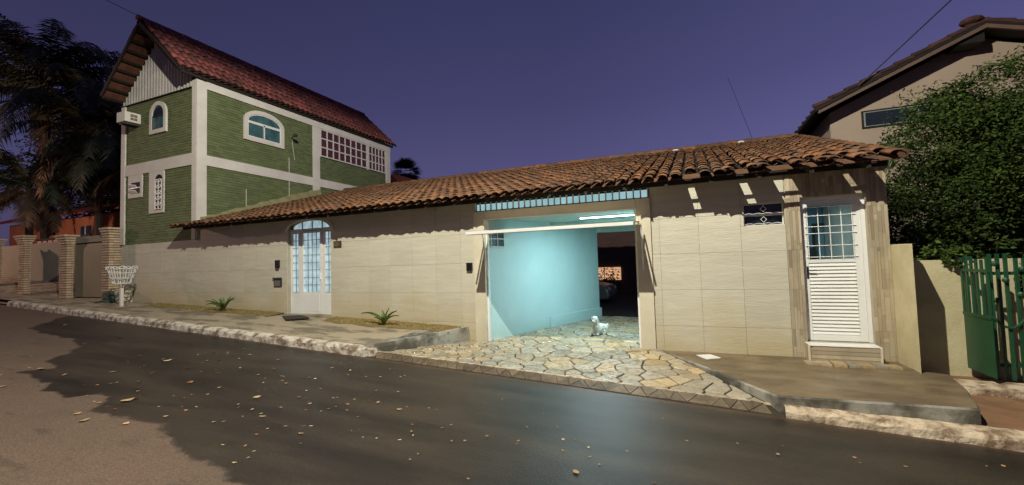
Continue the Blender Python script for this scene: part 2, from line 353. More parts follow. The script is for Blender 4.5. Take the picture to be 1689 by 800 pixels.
def strip(name, m, rows, xs, **tags):   # rows: functions x -> (y, z); lofted surface
    b = MB()
    for x in xs:
        for f in rows: b.v.append((f(x)[2] if len(f(x)) > 2 else x, f(x)[0], f(x)[1]))
    k = len(rows)
    for i in range(len(xs)-1):
        for j in range(k-1):
            a = i*k+j; b.f.append((a, a+k, a+k+1, a+1))
    return b.build(name, m, None, **tags)
def fr(a, b, s):
    n = max(1, int(round((b-a)/s))); return [a+(b-a)*i/n for i in range(n+1)]
# left kerb: rough rounded white-painted edge
def kerb(name, m, xs, top, dy=0., w=.15):
    jit = lambda x, k, s=.020: fnoise(x*3, k*7.7, 1.6)*s
    rows = [lambda x: (kerb_y(x)+dy-.015+jit(x, 1), road_z(x)-.06), lambda x: (kerb_y(x)+dy+jit(x, 2), top(x)-.05+jit(x, 3)),
            lambda x: (kerb_y(x)+dy+.03+jit(x, 4), top(x)-.012+jit(x, 5)), lambda x: (kerb_y(x)+dy+w*.6+jit(x, 8), top(x)+jit(x, 6, .006)),
            lambda x: (kerb_y(x)+dy+w+jit(x, 7), top(x)+.002+jit(x, 9, .004)), lambda x: (kerb_y(x)+dy+w+.02, top(x)-.15)]
    return strip(name, m, rows, xs, kind='structure')
kerb('kerb', m_kerb, fr(-18.9, -5.05, .07), lambda x: road_z(x)+.145)
q = MB(); q.hexa([(-5.09, 5.545, .0), (-4.80, 5.60, .0), (-4.82, 5.74, .0), (-5.09, 5.74, .0)], [(-5.09, 5.565, road_z(-5.09)+.138), (-4.90, 5.62, road_z(-4.9)+.105), (-4.90, 5.72, road_z(-4.9)+.12), (-5.09, 5.735, road_z(-5.09)+.146)])
q.build('kerb_end', m_kerb, kind='structure')
# kerb end turning into the driveway (chipped white lip that runs along the block)
strip('pavement', m_sidewalk, [lambda x: (kerb_y(x)+.15, road_z(x)+.14), lambda x: (kerb_y(x)+.6, side_z(x, kerb_y(x)+.6)),
      lambda x: (kerb_y(x)+1.15, side_z(x, kerb_y(x)+1.15)), lambda x: (7.52, side_z(x, 7.52))], fr(-24, -5.0, .25), kind='structure')
b = MB()   # the tapering end of the pavement beside the driveway, with its rough concrete face
def edge_l(t): return (-4.98+.83*t, 5.66+1.84*t)
ts = [i/14 for i in range(15)]
for t in ts:
    x, y = edge_l(t); z = side_z(x, y)
    b.v += [(-5.0, y, side_z(-5.0, y)), (x-.13, y, z-.004), (x-.11, y, z+.03+.006*fnoise(x*5, y*9)), (x+.0+.008*fnoise(y*7, 1), y, z+.03+.006*fnoise(y*9, 3)), (x+.015, y, z-.02), (x+.03+.01*fnoise(y*4, 2), y, -.15)]
for i in range(len(ts)-1):
    for j in range(5):
        a = i*6+j; b.f.append((a, a+1, a+7, a+6))
b.f.append((0, 1, 2, 3, 4, 5))
b.build('pavement_block', m_slabside, kind='structure')
# dry verge against the wall
strip('verge', m_soil, [lambda x: (7.06+.10*fnoise(x*1.2, 0), side_z(x, 7.06)+.004), lambda x: (7.30, side_z(x, 7.3)+.022+.01*fnoise(x*6, 1)), lambda x: (7.5, side_z(x, 7.5)+.035+.012*fnoise(x*5, 4))],
      fr(-14.2, -9.2, .1), kind='structure')
strip('verge', m_soil, [lambda x: (7.03+.10*fnoise(x*1.2, 0), side_z(x, 7.06)+.004), lambda x: (7.30, side_z(x, 7.3)+.022+.01*fnoise(x*6, 1)), lambda x: (7.5, side_z(x, 7.5)+.035+.012*fnoise(x*5, 4))],
      fr(-7.6, -4.33, .1), kind='structure')
b = MB()
for i in range(5200):
    x = random.uniform(-14, -9.25) if random.random() < .55 else random.uniform(-7.55, -4.4)
    y = 7.5-abs(random.gauss(0, 1))*.23
    if y < 6.98: continue
    z = side_z(x, y)+.015; h = random.uniform(.015, .05); a = random.uniform(0, 6.28); w = .006; l = random.uniform(-.03, .03)
    b.add([(x-w*math.cos(a), y-w*math.sin(a), z), (x+w*math.cos(a), y+w*math.sin(a), z), (x+l, y+random.uniform(-.03, .03), z+h)], [(0, 1, 2)])
b.build('dry_grass', m_grassm, kind='stuff')

# ------------------------------------------------------------------ driveway of crazy paving
def edge_r(y): return -.62+(7.5-y)*.66
def drive_z(x, y):
    if y >= 7.5: return .12
    t = (7.5-y)/2.1; return .12*(1-t)+(road_z(x)+.065)*t
DY = lambda x: kerb_y(x)+.155
drv = MB(); xs = fr(-5.1, 1.1, .2)
for x in xs:
    for k in range(9):
        y = DY(x)+(7.6-DY(x))*k/8; drv.v.append((x, y, drive_z(x, y)-.012))
for i in range(len(xs)-1):
    for j in range(8):
        a = i*9+j; drv.f.append((a, a+9, a+10, a+1))
drv.add([(-4.2, 7.6, .108), (-.6, 7.6, .108), (-.6, 11.6, .108), (-4.2, 11.6, .108)], [(0, 1, 2, 3)])
drive = drv.build('driveway', m_mortar, kind='structure')
def clip(poly, p, n):   # keep side where (q-p).n <= 0
    out = []
    for i in range(len(poly)):
        a, c = poly[i], poly[(i+1) % len(poly)]; da = (a[0]-p[0])*n[0]+(a[1]-p[1])*n[1]; dc = (c[0]-p[0])*n[0]+(c[1]-p[1])*n[1]
        if da <= 0: out.append(a)
        if da*dc < 0:
            t = da/(da-dc); out.append((a[0]+(c[0]-a[0])*t, a[1]+(c[1]-a[1])*t))
    return out
seeds = []
tries = 0
while tries < 9000:
    tries += 1
    x = random.uniform(-5.2, 1.2); y = random.uniform(5.4, 11.6)
    r = (.15 if x < -2.9 else .25) if y < 7.7 else .27
    r *= random.uniform(.68, 1.42)
    if all((x-q[0])**2*.75+(y-q[1])**2*1.25 > r*r for q in seeds): seeds.append((x, y))
stones = []
for i, s in enumerate(seeds):
    poly = [(s[0]-1, s[1]-1), (s[0]+1, s[1]-1), (s[0]+1, s[1]+1), (s[0]-1, s[1]+1)]
    for j, q in enumerate(seeds):
        if i == j or abs(q[0]-s[0]) > 1.6 or abs(q[1]-s[1]) > 1.6: continue
        n = (q[0]-s[0], q[1]-s[1]); k = math.hypot(*n); n = (n[0]/k, n[1]/k)
        mdp = ((s[0]+q[0])/2-n[0]*.0075, (s[1]+q[1])/2-n[1]*.0075); poly = clip(poly, mdp, n)
        if len(poly) < 3: break
    # driveway limits
    ks = (kerb_y(s[0])+.165)
    poly = clip(poly, (s[0], ks), (-.03, -1)) if len(poly) > 2 else poly
    if s[1] < 7.9 and len(poly) > 2:
        d = (1.84, -.83); k = math.hypot(*d); poly = clip(poly, (-4.93, 5.66), (-d[0]/k, -d[1]/k))
        if len(poly) > 2:
            d = (1, .66); k = math.hypot(*d); poly = clip(poly, (-.62-.02, 7.5), (d[0]/k, d[1]/k))
    elif len(poly) > 2:
        poly = clip(poly, (-.75, 8), (1, 0)); poly = clip(poly, (-4, 8), (-1, 0)) if len(poly) > 2 else poly
        if len(poly) > 2 and s[1] > 7.9:
            d = (3.86, -1.35); k = math.hypot(*d); poly = clip(poly, (-3.72, 7.6), (-d[0]/k, -d[1]/k))
        if len(poly) > 2: poly = clip(poly, (0, 11.5), (0, 1))
    if len(poly) < 3: continue
    area = abs(sum(poly[q][0]*poly[(q+1) % len(poly)][1]-poly[(q+1) % len(poly)][0]*poly[q][1] for q in range(len(poly))))/2
    if area < .003: continue
    c = (sum(p[0] for p in poly)/len(poly), sum(p[1] for p in poly)/len(poly))
    # wobble the outline a little and bevel the rim
    rp = []
    for q in range(len(poly)):
        a, d = poly[q], poly[(q+1) % len(poly)]
        rp.append((a[0]*.97+c[0]*.03, a[1]*.97+c[1]*.03))
        if math.hypot(a[0]-d[0], a[1]-d[1]) > .12:
            mxx, myy = (a[0]+d[0])/2, (a[1]+d[1])/2; w = random.uniform(-.05, .025); rp.append((mxx+(mxx-c[0])*w, myy+(myy-c[1])*w))
    h = random.uniform(.0, .008); tx, ty = random.uniform(-.02, .02), random.uniform(-.02, .02)
    def zz(x, y, e): return drive_z(x, y)+h+tx*(x-c[0])+ty*(y-c[1])-e
    mb = MB(); n = len(rp); off = Vector((c[0], c[1], 0))
    ins_ = [(c[0]+(p[0]-c[0])*.94, c[1]+(p[1]-c[1])*.94) for p in rp]
    mb.v = [(p[0], p[1], zz(p[0], p[1], .03)) for p in rp]+[(p[0], p[1], zz(p[0], p[1], .007)) for p in rp]+[(p[0], p[1], zz(p[0], p[1], 0)) for p in ins_]
    mb.f = [(q, (q+1) % n, (q+1) % n+n, q+n) for q in range(n)]+[(q+n, (q+1) % n+n, (q+1) % n+2*n, q+2*n) for q in range(n)]+[tuple(range(2*n, 3*n))]
    stones.append((s[1] > 9.0, s[1], len(stones), mb))
stones.sort(key=lambda q: q[1])
for q in stones[:298]: q[3].build('paving_stone', m_stone, drive)
rest = MB()
for q in stones[298:]: rest.add(q[3].v, q[3].f)
if rest.v: rest.build('far_paving_stones', m_stone, drive, kind='stuff')
# zigzag-laid wedge stones on the sloping lip of the driveway
x = -4.9; k = 0; zp = []
while x < .80:
    zp.append((x, kerb_y(x)+(.002 if k % 2 else .155), k % 2)); x += random.uniform(.05, .15)*(.75 if x < -3 else 1.15); k += 1
for i in range(len(zp)-2):
    tri = [zp[i], zp[i+1], zp[i+2]]; cx = sum(p[0] for p in tri)/3; cy = sum(p[1] for p in tri)/3
    tri = [(cx+(p[0]-cx)*.93, cy+(p[1]-cy)*.93) for p in tri]
    if (tri[1][0]-tri[0][0])*(tri[2][1]-tri[0][1])-(tri[2][0]-tri[0][0])*(tri[1][1]-tri[0][1]) < 0: tri.reverse()
    h_ = random.uniform(0, .006)
    z_ = lambda p: road_z(p[0])+.008+.066*max(0, min(1, (p[1]-kerb_y(p[0]))/.155))+h_
    mb = MB(); mb.prism([(p[0], p[1], z_(p)-.03) for p in tri], [(p[0], p[1], z_(p)) for p in tri])
    mb.build('edge_stone', m_edge, drive)
strip('driveway_rim', m_kerbr, [lambda x: (kerb_y(x)+.150+.006*fnoise(x*6, 3), road_z(x)+.060), lambda x: (kerb_y(x)+.158, road_z(x)+.080+.004*fnoise(x*9, 1)), lambda x: (kerb_y(x)+.185+.010*fnoise(x*5, 2), road_z(x)+.079)], fr(-4.95, .80, .05), kind='structure')
strip('driveway_lip', m_mortar, [lambda x: (kerb_y(x)-.02, road_z(x)-.03), lambda x: (kerb_y(x)-.0, road_z(x)+.002), lambda x: (kerb_y(x)+.16, road_z(x)+.058)], fr(-5.05, .82, .1), kind='structure')

# ------------------------------------------------------------------ right pavement slab, kerb and earth
b = MB()
top = [(-.60, 7.52), (.74, 5.47), (1.4, 5.50), (2.42, 5.56), (2.62, 6.2), (2.75, 6.9), (2.5, 7.0), (2.46, 7.52)]
sub = []
for i in range(len(top)):
    a, c = top[i], top[(i+1) % len(top)]; n = max(1, int(math.dist(a, c)/.12))
    for k in range(n):
        t = k/n; x = a[0]+(c[0]-a[0])*t; y = a[1]+(c[1]-a[1])*t
        if i < 5: x += .012*fnoise(x*9, y*8); y += .012*fnoise(x*8, y*9)
        sub.append((x, y))
zt = lambda x, y: .105 - .02*max(0, min(1, (6.6-y)))
n = len(sub); cx, cy = 1.3, 6.5
b.v = [(x, y, -.22) for x, y in sub]+[(x, y, zt(x, y)-.02) for x, y in sub]+[(x+(cx-x)*.012, y+(cy-y)*.012, zt(x, y)) for x, y in sub]
b.f = [(q, (q+1) % n, (q+1) % n+n, q+n) for q in range(n)]+[(q+n, (q+1) % n+n, (q+1) % n+2*n, q+2*n) for q in range(n)]
side = b.build('slab_edge', m_slabside, kind='structure')
b2 = MB(); ring = b.v[2*n:]
b2.v = [(p[0], p[1], p[2]) for p in ring]; b2.f = [tuple(range(n))]
b2.build('pavement_slab', m_slab, kind='structure')
kerb('kerb', m_kerbr, fr(.80, 9, .06), lambda x: road_z(x)+.115+.0*x, dy=-.02, w=.24)
strip('side_ground', m_earth, [lambda x: (kerb_y(x)+.17, road_z(x)+.10), lambda x: (6.2, road_z(x)+.14), lambda x: (6.85, -.02-.02*(x-2)), lambda x: (7.6, -.04)], fr(2.2, 9, .15), kind='structure')
strip('side_ledge', m_kerbr, [lambda x: (6.60, -.10), lambda x: (6.62+.02*fnoise(x*4, 2), .02-.012*(x-2.6)), lambda x: (6.80, .035-.012*(x-2.6)), lambda x: (7.0, .035-.012*(x-2.6)), lambda x: (7.02, -.08)], fr(2.66, 7, .1), kind='structure')
o = MB(); o.prism([(-.06, 7.22, .106), (.08, 6.96, .106), (.28, 7.10, .106), (.14, 7.32, .106)], [(-.06, 7.22, .116), (.08, 6.96, .116), (.28, 7.10, .116), (.14, 7.32, .116)])
o.build('loose_tile', m_whitegloss, label='small white square tile lying loose on the slab right of the garage', category='tile')

# ------------------------------------------------------------------ roof tiles
def tile_mesh(name, m, w=.168, h=.052, L=.46, th=.013, seg=6):
    b = MB(); ends = []
    for (y, k) in ((0, 1.0), (L, .84)):
        for rad in (1, 0):
            ww = (w/2-(0 if rad else th))*k; hh = (h-(0 if rad else th))*k
            ends.append([( -ww*math.cos(math.pi*i/seg), y, hh*math.sin(math.pi*i/seg)+(.022 if y == 0 else 0)) for i in range(seg+1)])
    n = seg+1
    for e_ in ends: b.v += e_
    for i in range(seg):
        b.f += [(i, 2*n+i, 2*n+i+1, i+1), (n+i, n+i+1, 3*n+i+1, 3*n+i), (i, i+1, n+i+1, n+i), (2*n+i, 3*n+i, 3*n+i+1, 2*n+i+1)]
    b.f += [(0, n, 3*n, 2*n), (seg, 2*n+seg, 3*n+seg, n+seg)]
    me = bpy.data.meshes.new(name); me.from_pydata(b.v, [], b.f); me.materials.append(m)
    me.polygons.foreach_set('use_smooth', [True]*len(me.polygons))
    return me, np.array(b.v), b.f
def tile_roof(parent, tm, origin, A, U, ncol, nrow, pitch, expo, pick, skip=lambda c, r: False, lastcol=None, jit=.012, name='roof_tile'):
    A = Vector(A).normalized(); U = Vector(U).normalized(); Nn = A.cross(U); me, V, Fc = tm
    SV = []; SF = []; nv = 0
    for r in range(nrow):
        for c in range(ncol):
            if skip(c, r): continue
            p = Vector(origin)+A*(pitch*(c+.5)+random.gauss(0, jit*.5))+U*(expo*r+random.gauss(0, jit)-(random.random() < .06)*.03)+Nn*random.uniform(-.004, .006)
            R = Matrix((A, U, Nn)).transposed() @ Matrix.Rotation(random.gauss(0, .035), 3, 'Z') @ Matrix.Rotation(random.gauss(0, .02), 3, 'Y')
            if pick(c, r):
                inst(name, me, Matrix.Translation(p) @ R.to_4x4(), parent)
            else:
                SV.append(V @ np.array(R).T+np.array(p)); SF += [tuple(i+nv for i in f) for f in Fc]; nv += len(V)
    if SV:
        off = np.array(wloc(parent)); m2 = bpy.data.meshes.new('far_tiles')
        m2.from_pydata((np.concatenate(SV)-off).tolist(), [], SF); m2.materials.append(me.materials[0])
        m2.polygons.foreach_set('use_smooth', [True]*len(m2.polygons))
        o = bpy.data.objects.new(name+'_field', m2); COL.objects.link(o); o.parent = parent; o['kind'] = 'stuff'
def pans(parent, m, origin, A, U, ncol, L, pitch, gap=None, holes=(), name='pan_tiles'):
    A = Vector(A).normalized(); U = Vector(U).normalized(); Nn = A.cross(U); b = MB(); O = Vector(origin); seg = 4
    for c in range(-1, ncol):
        l0 = holes.get(c, 0) if holes else 0
        for i in range(seg):
            t0, t1 = i/seg, (i+1)/seg
            def pt(t, l): return O+A*(pitch*(c+.5+t))+U*l+Nn*(.03-.055*math.sin(math.pi*t))
            b.add([pt(t0, l0), pt(t1, l0), pt(t1, L), pt(t0, L)], [(0, 1, 2, 3)])
    return b.build(name, m, parent, kind='stuff')
tm_clay = tile_mesh('roof_tile', m_clay)
tm_old = tile_mesh('roof_tile', m_claydark, w=.175, h=.07)

# ------------------------------------------------------------------ the low tiled house with garage
house = thing('low_house', (-4, 7.5, 0), 'long low cream tiled house with orange clay roof and an open lit garage', 'house')
F7 = Pl('x', 7.5)
DOOR = (-9.11, -7.71, .50, 2.78); GAR = (-3.97, -.66, -.2, 2.86); WIN = (.71, 1.25, 2.06, 2.40); SD = (1.45, 2.24, .33, 2.44)
rects = [(-16.2, 2.47, -.35, 2.88)]
for h in (DOOR, GAR, WIN, SD): rects = subtract(rects, h)
rects = subtract(rects, (-16.2, -12.6, 2.5, 3))
b = MB()
for (x0, x1, z0, z1) in rects: b.box(x0, x1, 7.513, 7.70, z0, z1)
wall = b.build('wall', m_grout, house)
rows = [(-.2, .51), (.51, 1.09), (1.09, 1.67), (1.67, 2.25), (2.25, 2.86)]
def tiles(xa, xb, rws, x0, pitch):
    n0 = math.floor((xa-x0)/pitch); k = n0
    while x0+k*pitch < xb:
        a = max(xa, x0+k*pitch); c = min(xb, x0+(k+1)*pitch); k += 1
        if c-a < .02: continue
        for (z0, z1) in rws:
            rs = [(a, c, z0, z1)]
            for h in (DOOR, WIN, SD): rs = subtract_z(rs, h)
            for (p, q, u, v) in rs:
                if p < -12.6: v = min(v, 2.5)
                if q-p < .02 or v-u < .02: continue
                if side_z(p, 7.5) > v and p < -4: continue
                m_ = MB(); g = .0016; d = random.uniform(0, .0012)
                m_.box(p+g, q-g, 7.5-d, 7.5125, u+g, v-g); m_.build('wall_tile', m_tile, wall)
rl = [(-.2, .46), (.46, 1.04), (1.04, 1.62), (1.62, 2.20), (2.20, 2.86)]
tiles(-16.2, -9.11, rl, -5.45, .58); tiles(-9.11, -7.71, [(2.78, 2.86)], -9.11, 1.4)
tiles(-7.71, -3.97, rl, -5.45, .58)
tiles(-.66, 1.27, rows, -.53, .595)
# wood-look cladding strips round the service door
def clad(x0, x1, z0, z1, vert=True):
    for (ra, rb) in rows:
        a_, b_ = max(ra, z0), min(rb, z1)
        if b_-a_ < .03: continue
        x = x0
        while x < x1-.005:
            w = min(random.choice((.032, .042, .050, .062)), x1-x)
            if x1-x-w < .02: w = x1-x
            cuts = sorted([a_, b_]+[random.uniform(a_+.05, b_-.05) for _ in range(random.choice((1, 1, 2, 2))) if b_-a_ > .2])
            for k in range(len(cuts)-1):
                if cuts[k+1]-cuts[k] < .004: continue
                m_ = MB(); m_.box(x+.0012, x+w-.0012, 7.498-random.uniform(0, .005), 7.5125, cuts[k]+.001, cuts[k+1]-.001); m_.build('cladding_strip', m_clad, wall)
            x += w
clad(1.27, 1.45, .0, 2.86); clad(2.24, 2.47, .0, 2.86); clad(1.45, 2.24, 2.44, 2.86)
# end wall of the house towards the neighbour
boxo('end_wall', m_plaster, house, 2.35, 2.468, 7.71, 12.9, -.3, 2.9)
b = MB(); b.box(1.40, 2.22, 7.22, 7.498, .0, .325); step = b.build('door_step', m_clad, house)
for k in range(5):
    m_ = MB(); z0 = .10+.055*(k % 4); m_.box(1.41+.01*k, 2.21, 7.205-.002*k, 7.22, z0, z0+.05) ; 
    if k < 4: m_.build('step_strip', m_clad, step)
boxo('step_edge', m_whitegloss, step, 1.40, 2.22, 7.20, 7.47, .327, .333)
for x in (1.40, 2.205): boxo('step_corner', m_plaster, step, x-.012, x+.012, 7.198, 7.222, .10, .325)
for k in range(7):
    x = 1.32+k*.15+random.uniform(-.02, .02)
    m_ = MB(); p = [(x, 7.02+random.uniform(-.04, .03)), (x+.14, 7.0+random.uniform(-.04, .03)), (x+.135, 7.19), (x-.005, 7.19)]
    m_.prism([(q[0], q[1], .10) for q in p], [(q[0], q[1], .128+.004*(k % 3)) for q in p]); m_.build('ledge_stone', m_stone, step)

# garage surround
for x0, x1 in ((-3.97, -3.74), (-.89, -.66)): boxo('pillar', m_plaster, house, x0, x1, 7.455, 7.72, -.1, 2.615)
boxo('lintel', m_plaster, house, -3.735, -.895, 7.46, 7.69, 2.46, 2.613)
boxo('lintel_trim', m_whitegloss, house, -3.735, -.895, 7.45, 7.50, 2.448, 2.458)
for x in (-3.725, -.905): boxo('gate_rail', m_whitegloss, house, x-.02, x+.02, 7.52, 7.60, .1, 2.445)
grille = boxo('grille', m_darktrim, house, -3.96, -.68, 7.50, 7.53, 2.620, 2.636)
boxo('grille_rail', m_plaster, grille, -3.96, -.68, 7.50, 7.53, 2.82, 2.835)
for i in range(29):
    x = -3.955+i*(3.265/28); boxo('grille_bar', m_plaster, grille, x-.011, x+.011, 7.503, 7.527, 2.636, 2.82)
boxo('grille_glow_sheet', m_grilleglow, house, -3.95, -.69, 7.60, 7.61, 2.616, 2.775)  # added glowing sheet, in place of the lit interior seen through the bars
boxo('grille_shade_board', m_wood, house, -3.95, -.69, 7.60, 7.62, 2.775, 2.88)  # dark sheet standing in for the unlit roof space above the glow
# overhead gate swung open, and its arms
gate = MB(); gate.hexa([(-3.66, 6.62, 2.105), (-.84, 6.62, 2.105), (-.84, 8.0, 2.25), (-3.66, 8.0, 2.25)], [(-3.66, 6.62, 2.165), (-.84, 6.62, 2.165), (-.84, 8.0, 2.29), (-3.66, 8.0, 2.29)])
gate = gate.build('garage_door', m_plaster, house)
boxo('edge_rail', m_whitegloss, gate, -3.67, -.83, 6.605, 6.619, 2.115, 2.165)
for x in (-3.70, -.80):
    a = MB(); a.tube([(x, 7.48, 1.35), (x, 7.3, 2.17)], .012); a.tube([(x, 7.3, 2.17), (x, 6.7, 2.14)], .014); 
    a.build('gate_arm', m_whitegloss, gate)
# garage room
gw = MB()
gw.prism([(-3.74, 7.72, .0), (-3.72, 7.6, .0), (-2.39, 11.46, .0), (-2.5, 11.5, .0)], [(-3.74, 7.72, 2.6), (-3.72, 7.6, 2.6), (-2.39, 11.46, 2.6), (-2.5, 11.5, 2.6)])
gw.build('garage_wall', m_mint, house)
dx, dy = 1.33/4.083, 3.86/4.083; nx_, ny_ = dy, -dx
def gpt(t, d, z): return (-3.72+dx*t+nx_*d, 7.6+dy*t+ny_*d, z)
bb = MB(); bb.hexa([gpt(1.9, .0, .11), gpt(1.9, .012, .11), gpt(4.1, .05, .11), gpt(4.1, 0, .11)], [gpt(1.9, 0, .36), gpt(1.9, .012, .36), gpt(4.1, .05, .36), gpt(4.1, 0, .36)]); bb.build('skirting', m_mint, house)
boxo('garage_side_wall', m_mint, house, -.74, -.64, 7.73, 11.5, .0, 2.6)
boxo('garage_ceiling', m_ceil, house, -4.2, -.6, 7.73, 11.62, 2.50, 2.56)
boxo('back_lintel', m_ceil, house, -2.45, -.745, 11.45, 11.56, 2.34, 2.498)
boxo('ceiling_beam', m_ceil, house, -3.6, -.75, 9.5, 9.62, 2.44, 2.498)
tb = MB(); tb.box(-2.15, -.95, 8.60, 8.65, 2.475, 2.498); tb = tb.build('ceiling_light', m_whitegloss, house)
tt_ = MB(); tt_.tube([(-2.13, 8.625, 2.463), (-.97, 8.625, 2.463)], .010, 8); tt_.build('light_tube', m_tube, tb)
# small barred window in the garage wall
gwin = MB(); gwin.hexa([gpt(.05, .0, 1.93), gpt(.05, .012, 1.93), gpt(.42, .012, 1.93), gpt(.42, 0, 1.93)], [gpt(.05, 0, 2.25), gpt(.05, .012, 2.25), gpt(.42, .012, 2.25), gpt(.42, 0, 2.25)])
gwin = gwin.build('garage_window', m_glass, house)
for t in (.05, .235, .42):
    q = MB(); q.tube([gpt(t, .02, 1.92), gpt(t, .02, 2.26)], .011, 4); q.build('window_bar', m_whitegloss, gwin)
for z in (1.93, 2.09, 2.25):
    q = MB(); q.tube([gpt(.04, .02, z), gpt(.43, .02, z)], .011, 4); q.build('window_bar', m_whitegloss, gwin)

# entrance door
P7 = Pl('x', 7.62)
door = MB()
for (u0, u1, z0, z1) in ((-9.11, -9.03, .52, 2.52), (-8.85, -8.75, .52, 2.52), (-8.07, -7.98, .52, 2.52), (-7.79, -7.71, .52, 2.52), (-9.03, -8.85, .52, 1.04), (-7.98, -7.79, .52, 1.04), (-9.03, -8.85, 2.47, 2.52), (-7.98, -7.79, 2.47, 2.52), (-9.11, -7.71, 2.52, 2.565)):
    P7.box(door, u0+.0005, u1-.0005, z0+.0005, z1-.0005, -.03, .02)
arch = archpts(-9.02, -7.80, 2.575, 2.59, .165, 14)
door = door.build('entrance_door', m_whitegloss, house)
leaf = MB()
for (u0, u1, z0, z1) in ((-8.74, -8.68, .54, 2.51), (-8.14, -8.08, .54, 2.51), (-8.68, -8.14, .54, 1.05), (-8.68, -8.14, 2.47, 2.51)): P7.box(leaf, u0+.0005, u1-.0005, z0+.0005, z1-.0005, -.02, .028)
leaf = leaf.build('door_leaf', m_whitegloss, door)
mb_ = MB(); P7.box(mb_, -8.66, -8.16, .60, 1.0, .028, .034); mb_.build('door_panel', m_whitegloss, door)
mb_ = MB(); P7.box(mb_, -8.135, -8.11, 1.35, 1.50, .028, .06); mb_.build('door_handle', m_whitegloss, door)
for (u0, u1, nc) in ((-9.03, -8.85, 2), (-8.68, -8.14, 4), (-7.98, -7.79, 2)):
    for k in range(nc):
        w = (u1-u0)/nc
        for r in range(8):
            z0, z1 = 1.045+r*1.425/8, 1.045+(r+1)*1.425/8
            q = MB(); P7.box(q, u0+w*k+.003, u0+w*(k+1)-.003, z0+.003, z1-.003, -.012, -.004); q.build('pane', m_frost, door)
    for k in range(1, nc):
        q = MB(); P7.box(q, u0+(u1-u0)*k/nc-.007, u0+(u1-u0)*k/nc+.007, 1.045, 2.47, -.003, .012); q.build('glazing_bar', m_bar, door)
    for r in range(0, 9):
        z = 1.045+r*1.425/8; q = MB(); P7.box(q, u0, u1, z-.007, z+.007, .0125, .02); q.build('glazing_bar', m_bar, door)
        if nc == 4:
            for k in range(4):
                a0 = u0+(u1-u0)*k/4; q2 = MB() 
q = MB(); P7.poly(q, arch, -.012, -.004); q.build('arch_pane', m_frost, door)
for u in (-8.72, -8.40, -8.08):
    q = MB(); P7.box(q, u-.012, u+.012, 2.575, 2.745, -.003, .02); q.build('glazing_bar', m_bar, door)
# tympanum filling between arch and wall opening
q = MB(); ip = archpts(-9.02, -7.80, 2.568, 2.59, .165, 14)[2:]; 
for i in range(14):
    a, c = ip[i], ip[i+1]; q.hexa([P7(a[0], a[1], -.03), P7(c[0], c[1], -.03), P7(c[0], 2.80, -.03), P7(a[0], 2.80, -.03)], [P7(a[0], a[1], .02), P7(c[0], c[1], .02), P7(c[0], 2.80, .02), P7(a[0], 2.80, .02)])
q.build('arch_frame', m_plaster, door)
q = MB(); n_ = 16
for i in range(n_):
    a0, a1 = math.pi*i/n_, math.pi*(i+1)/n_
    f = lambda a, k: (-8.41+(.72+.10*k)*math.cos(a), 2.50+(.27+.085*k)*math.sin(a))
    q.hexa([F7(*f(a0, 0), 0), F7(*f(a1, 0), 0), F7(*f(a1, 1), 0), F7(*f(a0, 1), 0)], [F7(*f(a0, 0), .03), F7(*f(a1, 0), .03), F7(*f(a1, 1), .03), F7(*f(a0, 1), .03)])
q.build('arch_moulding', m_plaster, house)
boxo('door_sill', m_sidewalk, house, -9.15, -7.67, 7.40, 7.64, .42, .535)

# service door with louvres
P6 = Pl('x', 7.60)
fr_ = MB()
for (u0, u1, z0, z1) in ((1.451, 1.495, .335, 2.437), (2.19, 2.238, .335, 2.437), (1.495, 2.19, 2.385, 2.437)): P6.box(fr_, u0, u1, z0, z1, -.05, .02)
sdoor = fr_.build('service_door', m_whitegloss, house)
lf = MB()
for (u0, u1, z0, z1) in ((1.497, 1.535, .34, 2.38), (2.10, 2.188, .34, 2.38), (1.535, 2.10, .34, .43), (1.535, 2.10, 2.31, 2.38), (1.535, 2.10, 1.47, 1.52)): P6.box(lf, u0+.0005, u1-.0005, z0+.0005, z1-.0005, -.03, .008)
lf.build('door_leaf', m_whitegloss, sdoor)
P6b = MB(); P6.box(P6b, 1.536, 2.099, .43, 1.47, -.028, -.02); P6b.build('louvre_backing', m_whitegloss, sdoor)
for k in range(20):
    z = .432+k*.052; q = MB()
    q.prism([P6(1.537, z, -.02), P6(1.537, z, .012), P6(1.537, z+.046, -.008), P6(1.537, z+.049, -.02)], [P6(2.098, z, -.02), P6(2.098, z, .012), P6(2.098, z+.046, -.008), P6(2.098, z+.049, -.02)])
    q.build('louvre_slat', m_whitegloss, sdoor)
m_clear = mat('clear_glass', (.9, .95, .95), rough=.02); pbc = m_clear.node_tree.nodes['Principled BSDF']; pbc.inputs['Transmission Weight'].default_value = 1; pbc.inputs['IOR'].default_value = 1.1
q = MB(); P6.box(q, 1.536, 2.099, 1.52, 2.31, -.022, -.018); q.build('door_glass', m_clear, sdoor)
for u in (1.545, 1.68, 1.82, 1.96, 2.09):
    q = MB(); q.tube([P6(u, 1.52, .012), P6(u, 2.31, .012)], .0065, 5); q.build('grille_bar', m_whitegloss, sdoor)
for z in (1.555, 1.72, 1.90, 2.0, 2.16, 2.29):
    q = MB(); q.tube([P6(1.51, z, .019), P6(2.13, z, .019)], .0065, 5); q.build('grille_bar', m_whitegloss, sdoor)
q = MB(); q.tube([P6(1.515, 1.36, .01), P6(1.515, 1.36, .05), P6(1.60, 1.36, .055)], .009, 6); P6.box(q, 1.503, 1.528, 1.24, 1.42, .008, .014); q.build('door_handle', m_black, sdoor)
